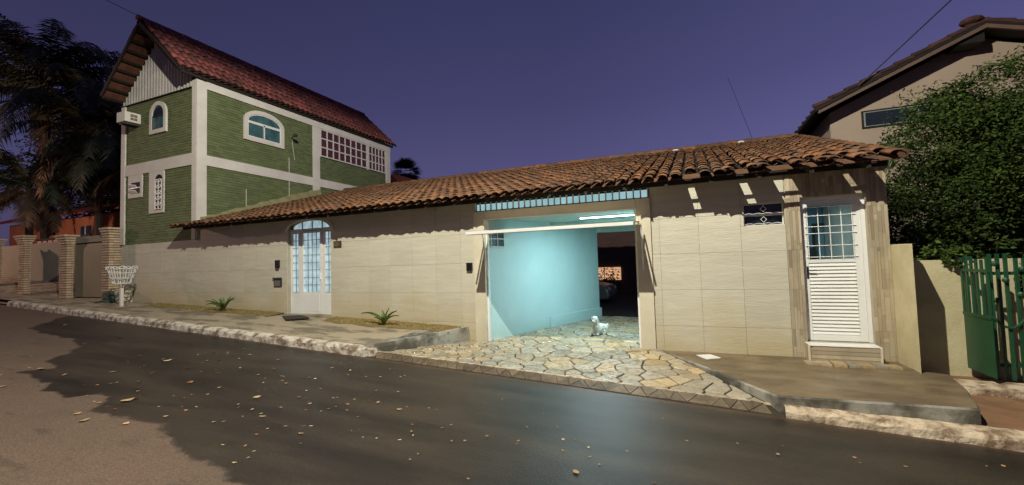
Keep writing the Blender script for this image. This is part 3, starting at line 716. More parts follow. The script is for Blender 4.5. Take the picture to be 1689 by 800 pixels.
# room behind it
rm_ = MB(); rm_.box(.2, 2.34, 10.2, 10.3, .1, 2.6); rm_.box(.1, .2, 7.71, 10.3, .1, 2.6); rm_.box(.2, 2.34, 7.71, 10.2, .1, .2); rm_.box(.2, 2.34, 7.71, 10.2, 2.56, 2.6)
rm_.build('inner_room', m_room, house)
q = MB(); q.hexa([(1.50, 7.80, .2), (1.53, 7.79, .2), (1.64, 8.5, .2), (1.61, 8.5, .2)], [(1.50, 7.80, 2.06), (1.53, 7.79, 2.06), (1.64, 8.5, 2.06), (1.61, 8.5, 2.06)]); q.build('inner_door', m_whitegloss, house)
q = MB(); q.box(2.14, 2.18, 10.13, 10.19, .2, 2.2); q.box(2.18, 2.33, 10.13, 10.19, 2.14, 2.2); q.box(1.72, 1.95, 9.2, 9.5, .2, 1.72); q.build('room_furniture', m_darktrim, house)

# little window with ornamental bars
win = MB()
for (u0, u1, z0, z1) in ((.711, .725, 2.061, 2.399), (1.235, 1.249, 2.061, 2.399), (.725, 1.235, 2.061, 2.073), (.725, 1.235, 2.387, 2.399), (.725, 1.235, 2.21, 2.245)): F7.box(win, u0, u1, z0, z1, -.12, -.09)
win = win.build('window', m_whitegloss, house)
q = MB(); F7.box(q, .712, 1.248, 2.062, 2.398, -.16, -.15); q.build('window_pane', m_glass, win)
def dia(cu, cz, r): return [F7(cu+r, cz, -.03), F7(cu, cz+r*1.1, -.03), F7(cu-r, cz, -.03), F7(cu, cz-r*1.1, -.03), F7(cu+r, cz, -.03)]
for cz in (2.31, 2.15):
    q = MB(); q.tube(dia(.98, cz, .04), .005, 4); q.build('diamond_ornament', m_whitegloss, win)
for z in (2.235, 2.08):
    q = MB(); pts = []
    for i in range(25):
        u = .72+i*.0217; pts.append(F7(u, z+.014*abs(math.sin(i*.55)), -.03))
    q.tube(pts, .0045, 4); q.build('scroll_bar', m_whitegloss, win)
q = MB(); q.tube([F7(.98, 2.065, -.03), F7(.98, 2.10, -.03)], .005, 4); q.tube([F7(.98, 2.355, -.03), F7(.98, 2.395, -.03)], .005, 4); q.build('scroll_bar', m_whitegloss, win)

# fittings on the wall
mbx = MB(); F7.box(mbx, -9.54, -9.28, 1.20, 1.40, .001, .03); mbx = mbx.build('letter_box', m_darktrim, house)
q = MB(); F7.box(q, -9.50, -9.32, 1.21, 1.34, .03, .036); q.build('letter_flap', mat('steel', (.3, .3, .3), rough=.4, metal=.6), mbx)
q = MB(); F7.box(q, -9.56, -9.26, 1.385, 1.415, .0305, .05); q.build('letter_lid', m_darktrim, mbx)
q = MB(); F7.box(q, -9.47, -9.35, 1.66, 1.84, .001, .05); F7.box(q, -9.44, -9.33, 1.64, 1.70, .0502, .06); q.build('intercom', m_black, house)
pq = MB(); F7.box(pq, -7.61, -7.38, 2.07, 2.22, .001, .015); pq = pq.build('number_plaque', mat('bronze', (.06, .045, .025), rough=.5), house)
for zz0, w in ((2.175, .12), (2.14, .15), (2.105, .10)):
    q = MB(); F7.box(q, -7.58, -7.58+w, zz0, zz0+.012, .0152, .018); q.build('engraving', mat('brass', (.28, .22, .12), rough=.5), pq)
q = MB(); F7.box(q, -4.15, -4.03, 1.47, 1.63, .001, .045); F7.box(q, -4.13, -4.05, 1.52, 1.58, .0452, .05); q.build('intercom', m_black, house)

# roof of the low house
def rz(y): return .76+.30*y
sl = math.atan(.30); U = (0, math.cos(sl), math.sin(sl))
roof = boxo('roof', m_wood, house, -12.56, 2.45, 7.60, 7.68, 2.885, 2.98)
SLOTS = [(-.12, .10), (.60, .11), (1.04, .24), (1.46, .07), (1.86, .09), (2.06, .06), (2.24, .09)]
deck = [(-12.84, 2.50, 7.03, 12.9)]
for sx_, w in SLOTS:
    for (a, c) in ((7.065, 7.15), (7.185, 7.335), (7.365, 7.395)): deck = subtract(deck, (sx_, sx_+w, a, c))
deck = subtract(deck, (-13, -12.56, 7.5, 13))
for part_, lo_, hi_, dm in (('eave_deck', 7.03, 7.45, m_pan), ('roof_deck', 7.45, 12.9, m_wood)):
    q = MB()
    for (x0, x1, y0, y1) in deck:
        y0, y1 = max(y0, lo_), min(y1, hi_)
        if y1 - y0 < .001: continue
        q.hexa([(x0, y0, rz(y0)-.075), (x1, y0, rz(y0)-.075), (x1, y1, rz(y1)-.075), (x0, y1, rz(y1)-.075)], [(x0, y0, rz(y0)-.055), (x1, y0, rz(y0)-.055), (x1, y1, rz(y1)-.055), (x0, y1, rz(y1)-.055)])
    q.build(part_, dm, roof)
x = -12.42
while x < 2.4:
    q = MB(); q.hexa([(x, 7.06, rz(7.06)-.16), (x+.05, 7.06, rz(7.06)-.16), (x+.05, 7.59, rz(7.59)-.16), (x, 7.59, rz(7.59)-.16)], [(x, 7.06, rz(7.06)-.077), (x+.05, 7.06, rz(7.06)-.077), (x+.05, 7.59, rz(7.59)-.077), (x, 7.59, rz(7.59)-.077)])
    q.build('rafter', m_wood, roof); x += .633
boxo('eave_shade_strip', m_wood, roof, -12.6, 2.49, 7.445, 7.492, 2.79, 2.885)  # dark strip added to thicken the black shade band below the eave
ncol = 76; pit = 15.34/76
slotc = {}
for sx_, w in SLOTS:
    for c in range(ncol):
        xc = -12.84+pit*(c+.5)
        if xc-.09 < sx_+w and xc+.09 > sx_+.0: slotc[c] = 1
def skipc(c, r):
    xc = -12.84+pit*(c+.5); y = 7.0+r*.36
    if r <= 1 and c in slotc: return True
    if xc < -12.5 and y > 7.1: return True
    return False
tile_roof(roof, tm_clay, (-12.84, 6.96, rz(6.96)-.03), (1, 0, 0), U, ncol, 17, pit, .36, lambda c, r: r < 4 and (r > 0 or True) and (c+r*0) >= (2 if r else 0), skipc)
for c in slotc:    # slipped tiles, pushed aside from the gaps
    xc = -12.84+pit*(c+.5); near = min(SLOTS, key=lambda s: abs(s[0]+s[1]/2-xc)); sgn = -1 if xc < near[0]+near[1]/2 else 1
    if abs(xc-near[0]-near[1]/2) < .05: sgn = random.choice((-1, 1))
    xx = near[0]+near[1]/2+sgn*(near[1]/2+.105)
    R = Matrix((Vector((1, 0, 0)), Vector(U), Vector((0, -math.sin(sl), math.cos(sl))))).transposed() @ Matrix.Rotation(random.gauss(0, .05), 3, 'Z')
    inst('roof_tile', tm_clay[0], Matrix.Translation((xc, 7.42, rz(7.42)-.02+random.uniform(0, .01))) @ R.to_4x4(), roof)
    inst('roof_tile', tm_clay[0], Matrix.Translation((xx, 6.96, rz(6.96)-.02+random.uniform(0, .015))) @ R.to_4x4(), roof)
holes = {}
for sx_, w in SLOTS:
    for c in range(-1, ncol):
        a = -12.84+pit*(c+.5); 
        if a < sx_+w and a+pit > sx_: holes[c] = .44
pans(roof, m_pan, (-12.84, 7.0, rz(7.0)-.045), (1, 0, 0), U, ncol-0, 6.1, pit, holes=holes)
rd = MB()   # ridge
for k in range(38):
    x = -12.5+k*.395+random.uniform(-.01, .01); rd.tube([(x, 12.9, rz(12.9)-.03+random.uniform(0, .012)), (x+.42, 12.9, rz(12.9)-.035)], .11, 8, .10)
rd.build('ridge_tiles', m_clay, roof, kind='stuff')
for (c, r_) in ((-.35, 5.3), (1.2, 5.5)):     # mortar dabs
    q = MB(); q.ball((c, 7+r_*math.cos(sl), rz(7+r_*math.cos(sl))+.05), (.09, .08, .035), 7, 5); q.build('mortar_dab', m_whitegloss, roof)
q = MB(); q.box(-12.5, -3.2, 12.9, 13.0, 0, 4.5); q.box(-.2, 2.34, 12.9, 13.0, 0, 4.5); q.box(-3.2, -.2, 12.9, 13.0, 3.0, 4.5); q.build('rear_wall', m_plaster, house)
# roof edge at the right end
for k in range(16):
    y = 6.97+k*.36; q = MB(); q.tube([(2.50, y, rz(y)-.0), (2.50, y+.42, rz(y+.42)-.02)], .062, 8, .055)
    q.build('verge_tile', m_clay, roof)

# ------------------------------------------------------------------ the green two-storey house
tow = thing('two_storey_house', (-14.4, 7.5, .5), 'tall green brick-clad house with white frame and steep dark red tiled roof', 'house')
TF = Pl('x', 7.5); TS = Pl('y', -12.57)
q = MB(); q.box(-16.18, -12.585, 7.515, 15.68, 2.503, 7.05); q.prism([(-16.18, 7.515, 7.05), (-12.585, 7.515, 7.05), (-14.3, 7.515, 8.66)], [(-16.18, 15.68, 7.05), (-12.585, 15.68, 7.05), (-14.3, 15.68, 8.66)])
tw = q.build('wall', m_gdark, tow)
q = MB(); q.box(-16.18, -12.75, 7.72, 15.68, -.2, 2.49); q.build('lower_wall', m_gdark, tow)
def siding(pl, u0, u1, z0, z1):
    q = MB(); h = .075; z = z0
    while z < z1-.01:
        u = u0-random.uniform(0, .4); zt_ = min(z+h-.0015, z1)
        while u < u1:
            l = random.uniform(.18, .26); a, c = max(u, u0), min(u+l-.004, u1)
            if c-a > .01:
                d = random.uniform(.000, .008); dz = random.uniform(-.002, .001)
                q.hexa([pl(a, z+dz+.004, -.02), pl(c, z+dz+.004, -.02), pl(c, zt_+dz, -.02), pl(a, zt_+dz, -.02)], [pl(a, z+dz+.004, d+.006), pl(c, z+dz+.004, d+.006), pl(c, zt_+dz, d-.0005), pl(a, zt_+dz, d-.0005)])
            u += l
        z += h
    return q.build('brick_cladding', m_green, tow, kind='stuff')
siding(TF, -16.0, -12.73, 2.50, 4.6); siding(TF, -16.0, -12.73, 4.92, 6.84)
siding(TS, 7.73, 11.42, 2.95, 4.6); siding(TS, 7.73, 11.42, 4.89, 6.80)
siding(TS, 11.72, 15.42, 3.6, 4.6); siding(TS, 11.72, 15.42, 4.89, 5.70)
W_ = m_white
def part(nm, pl, u0, u1, z0, z1, d1, d0=-.02, m=W_, parent=None):
    q = MB(); pl.box(q, u0, u1, z0, z1, d0, d1); return q.build(nm, m, parent or tow)
part('column', TF, -12.73, -12.572, 2.503, 6.97, .045); part('column', TS, 7.457, 7.73, 2.93, 6.975, .048)
part('column', TF, -16.2, -16.0, 2.503, 6.80, .045)
part('column', TS, 11.42, 11.72, 3.7, 6.775, .045); part('column', TS, 15.42, 15.7, 3.7, 6.775, .045)
part('beam', TF, -15.998, -12.732, 4.59, 4.92, .04); part('beam', TS, 7.732, 11.418, 4.595, 4.885, .04); part('beam', TS, 11.722, 15.418, 4.595, 4.885, .04)
part('beam', TS, 7.732, 15.72, 6.78, 7.05, .042)
part('column_foot', TS, 7.45, 7.75, 2.99, 3.03, .06, m=m_whitegloss)
# gable of corrugated sheet with a stepped upper edge
q = MB(); n_ = 96
zg = lambda x: 6.78+.03*(x+16.2)/3.6
def ztop(x): 
    return min(8.66-(abs(x+14.3)*.955), 8.6)
for i in range(n_):
    xa, xb = -16.2+i*3.45/n_, -16.2+(i+1)*3.45/n_
    ph = [(0, .03), (1, .03), (2, .055), (3, .055)][i % 4][1]; ph2 = [(0, .03), (1, .055), (2, .055), (3, .03)][i % 4][1]
    st = lambda x: ztop(math.floor(x/.144)*.144+.07)-.06
    q.add([TF(xa, zg(xa), ph), TF(xb, zg(xb), ph2), TF(xb, st(xa), ph2), TF(xa, st(xa), ph)], [(0, 1, 2, 3)])
q.build('gable_cladding', m_gable, tow)
part('gable_flashing', TF, -16.2, -12.74, 6.775, 6.795, .064, .0, m_wood)
# front windows
def arched(pl, u0, u1, z0, zs, h, t, m, nm='window', d=.06, surround=m_white):
    q = MB(); arch_ring(q, pl, u0, u1, z0, zs, h, t, .0, d); wo = q.build(nm, surround, tow)
    q = MB(); pl.poly(q, archpts(u0, u1, z0, zs, h, 12), .0, .03); q.build('pane', m, wo)
    return wo
w1 = arched(TF, -14.60, -14.03, 5.83, 6.27, .26, .12, m_teal)
q = MB(); TF.poly(q, [(p[0], p[1]) for p in archpts(-14.575, -14.055, 6.2, 6.27, .22, 12)], .031, .036); q.build('arch_pane', m_glass, w1)
for u in (-14.59, -14.31, -14.04): 
    q = MB(); TF.box(q, u-.015, u+.015, 5.83, 6.22, .031, .045); q.build('sash_bar', m_darktrim, w1)
for z in (5.84, 6.22):
    q = MB(); TF.box(q, -14.60, -14.03, z-.015, z+.015, .0455, .05); q.build('sash_bar', m_darktrim, w1)
# vent window
q = MB(); TF.box(q, -15.82, -15.10, 3.90, 4.588, .0, .035); vent = q.build('vent_window', m_white, tow)
q = MB(); TF.box(q, -15.66, -15.2, 4.02, 4.36, .0355, .039); q.build('pane', m_glass, vent)
for z in (4.03, 4.19):
    q = MB(); q.prism([TF(-15.66, z, .04), TF(-15.66, z+.02, .04), TF(-15.66, z+.13, .10), TF(-15.66, z+.11, .10)], [TF(-15.34, z, .04), TF(-15.34, z+.02, .04), TF(-15.34, z+.08, .07), TF(-15.34, z+.06, .07)]); q.build('vent_flap', m_whitegloss, vent)
q = MB(); TF.box(q, -15.66, -15.2, 4.18, 4.20, .0392, .05); q.build('sash_bar', m_whitegloss, vent)
# tall grille window
q = MB(); TF.box(q, -14.74, -14.02, 3.36, 4.588, .0, .036); tall = q.build('tall_window', m_white, tow)
q = MB(); TF.poly(q, archpts(-14.42, -14.08, 3.46, 4.34, .14, 12), .0365, .040); q.build('pane', m_glass, tall)
def swirl(cu, cz, r, s):
    return [TF(cu+s*(r*(1-i/18))*math.cos(i*.5), cz+(r*(1-i/18))*math.sin(i*.5), .055) for i in range(16)]
for k in range(5):
    for s in (-1, 1):
        q = MB(); q.tube(swirl(-14.25+s*.055, 3.60+k*.17, .075, s), .010, 4); q.build('scroll_bar', m_whitegloss, tall)
for u in (-14.40, -14.25, -14.10):
    q = MB(); q.tube([TF(u, 3.46, .052), TF(u, 4.34, .052)], .010, 4); q.build('grille_bar', m_whitegloss, tall)
for z in (3.47, 3.9, 4.33):
    q = MB(); q.tube([TF(-14.42, z, .058), TF(-14.08, z, .058)], .010, 4); q.build('grille_bar', m_whitegloss, tall)
# side window with low arch
w2 = arched(TS, 8.94, 10.10, 5.76, 6.28, .27, .12, m_teal)
q = MB(); arch_ring(q, TS, 8.97, 10.07, 5.79, 6.27, .25, .03, .031, .045); q.build('sash_frame', m_whitegloss, w2)
for (a, c, d_, e_) in ((9.47, 9.51, 5.79, 6.22), (8.97, 10.07, 6.18, 6.26)):
    q = MB(); TS.box(q, a, c, d_, e_, .0455, .06); q.build('sash_bar', m_whitegloss, w2)
# glazed grid
q = MB(); TS.box(q, 11.72, 15.42, 5.70, 6.778, .0, .005); grid = q.build('grid_window', m_darktrim, tow)
cols = 8; us = [11.78+i*(2.42/8) for i in range(9)]; us2 = [14.30+i*(1.06/5) for i in range(6)]
us2 = [14.33+i*(1.05/5) for i in range(6)]
zs_ = [5.76, 6.09, 6.42, 6.75]
for U_ in (us, us2):
    for i in range(len(U_)-1):
        for k in range(3):
            q = MB(); TS.box(q, U_[i]+.022, U_[i+1]-.022, zs_[k]+.022, zs_[k+1]-.022, .006, .012); q.build('pane', m_redglass, grid)
    for u in U_:
        q = MB(); TS.box(q, u-.022, u+.022, zs_[0], zs_[-1], .013, .035); q.build('glazing_bar', m_white, grid)
    for z in zs_:
        q = MB(); TS.box(q, U_[0]-.022, U_[-1]+.022, z-.022, z+.022, .0352, .04); q.build('glazing_bar', m_white, grid)
for (u0, u1) in ((11.722, 11.756), (14.224, 14.306), (15.402, 15.42)):
    q = MB(); TS.box(q, u0, u1, 5.701, 6.777, .0, .04); q.build('window_frame', m_white, grid)
# small flood light on a bracket beside the side window, with a down-pipe cable
q = MB(); q.tube([TS(10.55, 6.10, .0), TS(10.45, 6.14, .30)], .02, 6); q.ball(TS(10.40, 6.12, .36), (.07, .09, .06), 8, 6); q.build('bracket_light', m_darktrim, tow)
q = MB(); q.tube([TS(10.42, 5.4, .03), TS(10.42, 3.8, .03)], .012, 4); q.tube([TS(10.55, 6.0, .02), TS(10.65, 5.35, .02)], .008, 4); q.build('wall_cable', m_white, tow)
q = MB(); q.tube([TS(8.9, 3.55, .03), TS(8.9, 4.1, .03)], .01, 4); q.build('wall_pipe', m_white, tow)
# mortar flashing where the low roof meets the wall
q = MB()
for i in range(40):
    y0 = 7.55+i*.13; y1 = y0+.132; h0 = .10+.05*fnoise(y0*3, 1)+.14*max(0, min(1, (y0-8)/3)); h1 = .10+.05*fnoise(y1*3, 1)+.14*max(0, min(1, (y1-8)/3))
    if y0 > 11.7: break
    q.add([TS(y0, rz(y0)-.05, .06), TS(y1, rz(y1)-.05, .06), TS(y1, rz(y1)+h1, .03), TS(y0, rz(y0)+h0, .03), TS(y0, rz(y0)-.05, .14), TS(y1, rz(y1)-.05, .14), TS(y1, rz(y1)+.045, .13), TS(y0, rz(y0)+.045, .13)], [(0, 1, 2, 3), (7, 6, 5, 4), (3, 2, 6, 7)])
q.build('mortar_flashing', mat('flashing', (.30, .26, .13), (.20, .20, .09), 4, .9, .5, 40), tow)
# steep roof
RX, RZ = -14.30, 8.93; EX, EZ = -12.42, 7.14; LX, LZ = -16.30, 7.06; Y0, Y1 = 6.95, 15.96
troof = MB()
def slab2(mb, xa, za, xb, zb, y0, y1, o0, o1):
    d = Vector((xb-xa, 0, zb-za)).normalized(); n = Vector((-d.z, 0, d.x)); n = n if n.z > 0 else -n
    p = [Vector((xa, 0, za)), Vector((xb, 0, zb))]
    c = [(q_+n*o) for q_ in p for o in (o0, o1)]
    for (y_a, y_b) in ((y0, y1),):
        v = [(c[0].x, y_a, c[0].z), (c[2].x, y_a, c[2].z), (c[2].x, y_b, c[2].z), (c[0].x, y_b, c[0].z)]
        w = [(c[1].x, y_a, c[1].z), (c[3].x, y_a, c[3].z), (c[3].x, y_b, c[3].z), (c[1].x, y_b, c[1].z)]
        mb.hexa(v, w)
slab2(troof, RX, RZ, EX+.05, EZ+.03, Y0+.03, Y1-.02, -.07, -.03); slab2(troof, RX, RZ, LX+.03, LZ+.03, Y0+.03, Y1-.02, -.07, -.03)
troof = troof.build('roof', m_wood, tow)
dr = Vector((RX-EX, 0, RZ-EZ)); nr = int(dr.length/.335)+1
tile_roof(troof, tm_old, (EX, Y0, EZ-.03), (0, 1, 0), dr, 45, 7, (Y1-Y0)/45, .357, lambda c, r: c < 43)
pans(troof, m_pandark, (EX, Y0, EZ-.05), (0, 1, 0), dr, 45, dr.length, (Y1-Y0)/45, holes={})
dl = Vector((RX-LX, 0, RZ-LZ))
tile_roof(troof, tm_old, (LX, Y1, LZ-.03), (0, -1, 0), dl, 45, 8, (Y1-Y0)/45, .32, lambda c, r: False, name='left_tiles')
q = MB()
for k in range(23): q.tube([(RX, Y0-.04+k*.395, RZ-.035+random.uniform(-.006, .008)), (RX, Y0+k*.395+.40, RZ-.035)], .088, 8, .08)
q.build('ridge_tiles', m_claydark, troof, kind='stuff')
# undersides of the tiles seen from below under the verge
for r in range(8):
    f0, f1 = r/8+.012, (r+1)/8-.02
    for c in range(3):
        ya, yb = Y0+.05+c*.165, Y0+.05+(c+1)*.165-.008
        for (ex, ez) in ((LX, LZ),):
            q = MB(); slab2(q, ex+(RX-ex)*f0, ez+(RZ-ez)*f0-.02, ex+(RX-ex)*f1, ez+(RZ-ez)*f1-.05, ya, yb, -.13, -.09); q.build('soffit_tile', m_soffit, troof)
for r in range(9):
    f0 = r/8
    q = MB(); slab2(q, LX+(RX-LX)*(f0-.01), LZ+(RZ-LZ)*(f0-.01), LX+(RX-LX)*(f0+.014), LZ+(RZ-LZ)*(f0+.014), Y0+.04, 7.50, -.19, -.10); q.build('batten', m_wood, troof)
q = MB(); slab2(q, RX, RZ-.02, EX+.03, EZ, Y0+.0, Y0+.035, -.16, -.04); slab2(q, LX, LZ, RX, RZ-.02, Y0+.0, Y0+.035, -.12, -.04); q.build('barge_board', m_wood, troof)
boxo('eave_board', m_wood, troof, -12.53, -12.48, Y0+.1, Y1-.1, 7.0, 7.09)

# air conditioner on the front wall
ac = thing('air_conditioner', (-15.42, 7.2, 5.8), 'boxy cream air conditioner jutting from the upper left of the green wall', 'air conditioner')
q = MB(); q.box(-15.66, -15.24, 7.09, 7.49, 6.12, 6.41); bodyac = q.build('casing', m_white, ac)
m_acv = mat('ac_vent', (.20, .15, .12), rough=.7)
for (a, z) in ((7.27, 6.28), (7.36, 6.28), (7.27, 6.18), (7.36, 6.18)):
    q = MB(); q.box(-15.239, -15.233, a-.04, a+.04, z, z+.075); q.build('vent_grille', m_acv, bodyac)
boxo('bracket', m_darktrim, ac, -15.60, -15.56, 7.12, 7.49, 6.06, 6.118); boxo('bracket', m_darktrim, ac, -15.33, -15.29, 7.12, 7.49, 6.06, 6.118)

# ------------------------------------------------------------------ things on the left pavement
q = MB(); q.box(-15.90, -15.50, 7.20, 7.46, .62, 1.12); q.build('meter_box', m_plaster, label='cream rendered block at the foot of the wall behind the waste basket', category='block')
gb = thing('utility_box', (-15.75, 7.1, .66), 'small dark green metal box beside the cream block at the brick pillar', 'box')
gbx = boxo('cabinet', m_greenbox, gb, -16.12, -15.78, 7.0, 7.15, .62, 1.09); boxo('latch', m_black, gbx, -16.0, -15.9, 6.99, 6.999, .88, .93)
bs = thing('waste_basket', (-15.1, 6.85, .75), 'white wire waste basket on a post in front of the brick pillar', 'waste basket')
bx, by = -14.62, 6.78
q = MB(); q.box(bx-.035, bx+.035, by-.035, by+.035, .60, 1.36); q.build('post', m_white, bs)
def ringpts(hx, hy, z, n=16): return [(bx+hx*math.cos(2*math.pi*i/n), by+hy*math.sin(2*math.pi*i/n), z) for i in range(n+1)]
for (hx, hy, z) in ((.25, .18, 1.36), (.31, .22, 1.50), (.35, .25, 1.64), (.39, .28, 1.76)):
    q = MB(); q.tube(ringpts(hx, hy, z), .014, 5); q.build('hoop', m_whitegloss, bs)
for i in range(14):
    a = 2*math.pi*i/14; c, s = math.cos(a), math.sin(a)
    q = MB(); q.tube([(bx, by, 1.33), (bx+.24*c, by+.17*s, 1.35), (bx+.33*c, by+.24*s, 1.58), (bx+.42*c, by+.30*s, 1.82)], .010, 5); q.build('wire', m_whitegloss, bs)
for i in range(7):
    a0 = 2*math.pi*i/7; q = MB(); q.tube([(bx+.41*math.cos(a0+t*.75), by+.30*math.sin(a0+t*.75), 1.74+.09*math.sin(t*math.pi)) for t in [k/7 for k in range(8)]], .012, 5); q.build('rim_loop', m_whitegloss, bs)
q = MB(); q.prism([(-8.92, 7.20, .508), (-8.30, 6.79, .500), (-7.96, 7.12, .500), (-8.58, 7.45, .508)], [(-8.92, 7.20, .53), (-8.30, 6.79, .52), (-7.96, 7.12, .52), (-8.58, 7.45, .53)])
q.build('doormat', mat('mat_fibre', (.035, .025, .018), rough=.95, bump=.6), label='dark brown doormat in front of the white entrance door', category='doormat')
def agave(x, y, label, specs):
    z = side_z(x, y)+.02; t = thing('agave_plant', (x, y, z), label, 'plant', 'spiky plants along the wall')
    for (ang, lean, L_, w) in specs:
        q = MB(); n = 7; dx_, dy_ = math.cos(ang), math.sin(ang); prev = None
        pts = []
        for i in range(n+1):
            s = i/n; r = L_*s*math.sin(lean*(.6+.5*s)); h = L_*s*math.cos(lean*(.55+.6*s)); ww = w*(math.sin(math.pi*(.18+.82*s))**.8) if i < n else .002
            c = Vector((x+dx_*r, y+dy_*r, z+h)); sd_ = Vector((-dy_, dx_, 0))*ww
            pts.append((c-sd_+Vector((0, 0, .012+ww*.3)), c, c+sd_+Vector((0, 0, .012+ww*.3))))
        for p in pts: q.v += [tuple(k) for k in p]
        for i in range(n):
            a = i*3; q.f += [(a, a+1, a+4, a+3), (a+1, a+2, a+5, a+4)]
        lo = q.build('leaf', m_agave, t, smooth=True); md = lo.modifiers.new('s', 'SOLIDIFY'); md.thickness = .008
R_ = math.radians
agave(-10.95, 7.18, 'spiky green plant by the wall between the waste basket and the entrance door',
      [(R_(185), 1.15, .62, .035), (R_(200), .95, .55, .035), (R_(170), .7, .42, .035), (R_(150), .4, .36, .035), (R_(40), .35, .36, .035), (R_(5), .75, .52, .04), (R_(-8), .95, .62, .035), (R_(-40), .9, .42, .035), (R_(250), .9, .4, .035), (R_(300), .6, .34, .035), (R_(225), .6, .4, .035), (R_(10), .5, .42, .03), (R_(-70), 1.0, .3, .03), (R_(180), .35, .35, .03)])
agave(-5.92, 7.14, 'low broad-leaved plant with few curved leaves right of the entrance door',
      [(R_(182), 1.05, .62, .05), (R_(190), .85, .45, .05), (R_(150), .25, .30, .05), (R_(20), .3, .36, .05), (R_(2), .75, .44, .05), (R_(-5), 1.0, .46, .04), (R_(250), .8, .28, .05), (R_(300), .7, .25, .05)])

# ------------------------------------------------------------------ fallen leaves
LP = [(-8.51,3.03,0.134),(-7.86,3.03,0.075),(-7.48,3.38,0.073),(-5.91,2.81,0.117),(-5.9,2.88,0.059),(-5.72,2.61,0.057),(-5.9,2.38,0.067),(-5.6,2.31,0.091),(-5.15,2.44,0.069),(-5.02,2.71,0.052),(-6.32,3.1,0.053),(-6.11,2.64,0.05),(-5.89,2.62,0.03),(-5.17,2.94,0.03),(-5.49,3.23,0.038),(-5.35,3.32,0.038),(-5.45,3.13,0.038),(-7.49,4.06,0.114),(-7.67,4.09,0.064),(-6.77,3.93,0.081),(-6.03,3.53,0.073),(-6.97,3.59,0.058),(-6.68,4.62,0.06),(-6.08,4.83,0.069),(-6.14,4.27,0.045),(-6.78,4.87,0.062),(-5.48,3.54,0.068),(-4.74,3.49,0.08),(-4.42,3.2,0.05),(-4.2,3.37,0.049),(-4.14,3.11,0.071),(-4.23,3.16,0.04),(-4.71,3.25,0.03),(-4.62,3.19,0.03),(-4.31,3.69,0.043),(-4.43,3.91,0.036),(-4.02,3.59,0.049),(-3.91,3.44,0.032),(-3.72,3.47,0.031),(-3.71,3.56,0.039),(-3.72,3.03,0.044),(-3.56,3.11,0.03),(-3.44,2.97,0.056),(-3.79,2.79,0.036),(-3.94,2.91,0.03),(-3.82,2.92,0.03),(-3.85,2.52,0.035),(-3.66,2.59,0.042),(-3.43,2.45,0.033),(-3.45,2.35,0.039),(-4.36,2.86,0.04),(-3.5,2.55,0.03),(-3.27,2.82,0.03),(-4.9,4.01,0.057),(-5.2,3.92,0.039),(-5.58,4.13,0.052),(-5.65,4.43,0.043),(-7.45,4.72,0.052),(-7.52,4.64,0.052),(-10.24,4.73,0.066),(-10.83,4.3,0.051),(-10.16,4.18,0.049),(-13.0,5.01,0.102),(-8.23,4.05,0.068),(-7.39,3.67,0.037),(-6.85,3.14,0.045),(-7.05,2.89,0.045),(-7.85,2.47,0.073),(-4.96,4.83,0.052),(-4.86,4.33,0.039),(-4.34,4.04,0.036),(-3.93,3.84,0.042),(-3.69,3.64,0.04),(-3.91,3.88,0.033),(-7.0,4.33,0.049),(-7.13,4.74,0.038),(-3.37,3.94,0.052),(-3.01,3.86,0.062),(-3.02,3.73,0.03),(-2.99,3.96,0.031),(-3.26,3.51,0.03),(-3.06,3.21,0.03),(-3.02,3.26,0.03),(-3.41,4.35,0.03),(-3.5,3.95,0.03),(-2.75,4.03,0.03),(-2.65,4.03,0.03),(-2.29,3.73,0.034),(-2.33,3.63,0.03),(-2.1,3.65,0.033),(-1.85,3.64,0.043),(-2.09,3.41,0.037),(-1.99,3.47,0.031),(-2.48,3.37,0.032),(-2.55,3.44,0.03),(-2.53,3.24,0.032),(-2.22,3.08,0.03),(-2.22,2.97,0.03),(-1.64,2.9,0.03),(-1.55,3.67,0.031),(-1.54,3.61,0.031),(-1.59,4.0,0.03),(-1.32,4.12,0.03),(-2.15,4.64,0.03),(-2.27,4.42,0.03),(-2.25,4.24,0.03),(-1.19,3.87,0.03),(-1.09,3.91,0.03),(-1.13,3.65,0.03),(-0.94,3.8,0.031),(-0.62,3.87,0.031),(-0.93,3.33,0.065),(-0.89,3.63,0.03),(-0.79,3.53,0.03),(-1.56,4.4,0.03),(-0.75,5.11,0.03),(-2.06,5.0,0.03),(-2.87,3.15,0.03),(-2.74,3.18,0.03),(-2.64,3.58,0.03),(-3.5,3.61,0.03),(-4.49,4.66,0.032),(-4.21,4.69,0.031),(-3.63,3.75,0.053),(-0.39,4.79,0.03),(-0.36,3.42,0.03),(-0.15,4.31,0.03),(0.27,4.44,0.033),(0.64,4.56,0.03),(0.57,4.34,0.04),(1.49,4.53,0.03),(2.11,4.82,0.031),(2.24,4.88,0.032),(-0.0,5.17,0.03),(1.16,4.55,0.03),(1.17,4.45,0.03)]
def leafmesh(k):
    q = MB(); n = 6; W0 = random.uniform(.42, .7); cu = random.uniform(.10, .5); tw = random.uniform(-.6, .6)
    for i in range(n+1):
        s = i/n; w = W0*.5*math.sin(math.pi*min(.98, .05+.93*s))**.8; z = .02+cu*(s-.5)**2*1.1
        c = math.cos(tw*(s-.5)); sn = math.sin(tw*(s-.5))
        q.v += [(s-.5, -w*c, z+.14*w/W0+abs(w*sn)*.5), (s-.5+.0, 0, z), (s-.5, w*c, z+.14*w/W0+w*sn*.5+.02)]
    for i in range(n):
        a = i*3; q.f += [(a, a+3, a+4, a+1), (a+1, a+4, a+5, a+2)]
    me = bpy.data.meshes.new('fallen_leaf'); me.from_pydata(q.v, [], q.f); me.materials.append(m_leafd)
    me.polygons.foreach_set('use_smooth', [True]*len(me.polygons)); return me
LM = [leafmesh(k) for k in range(7)]
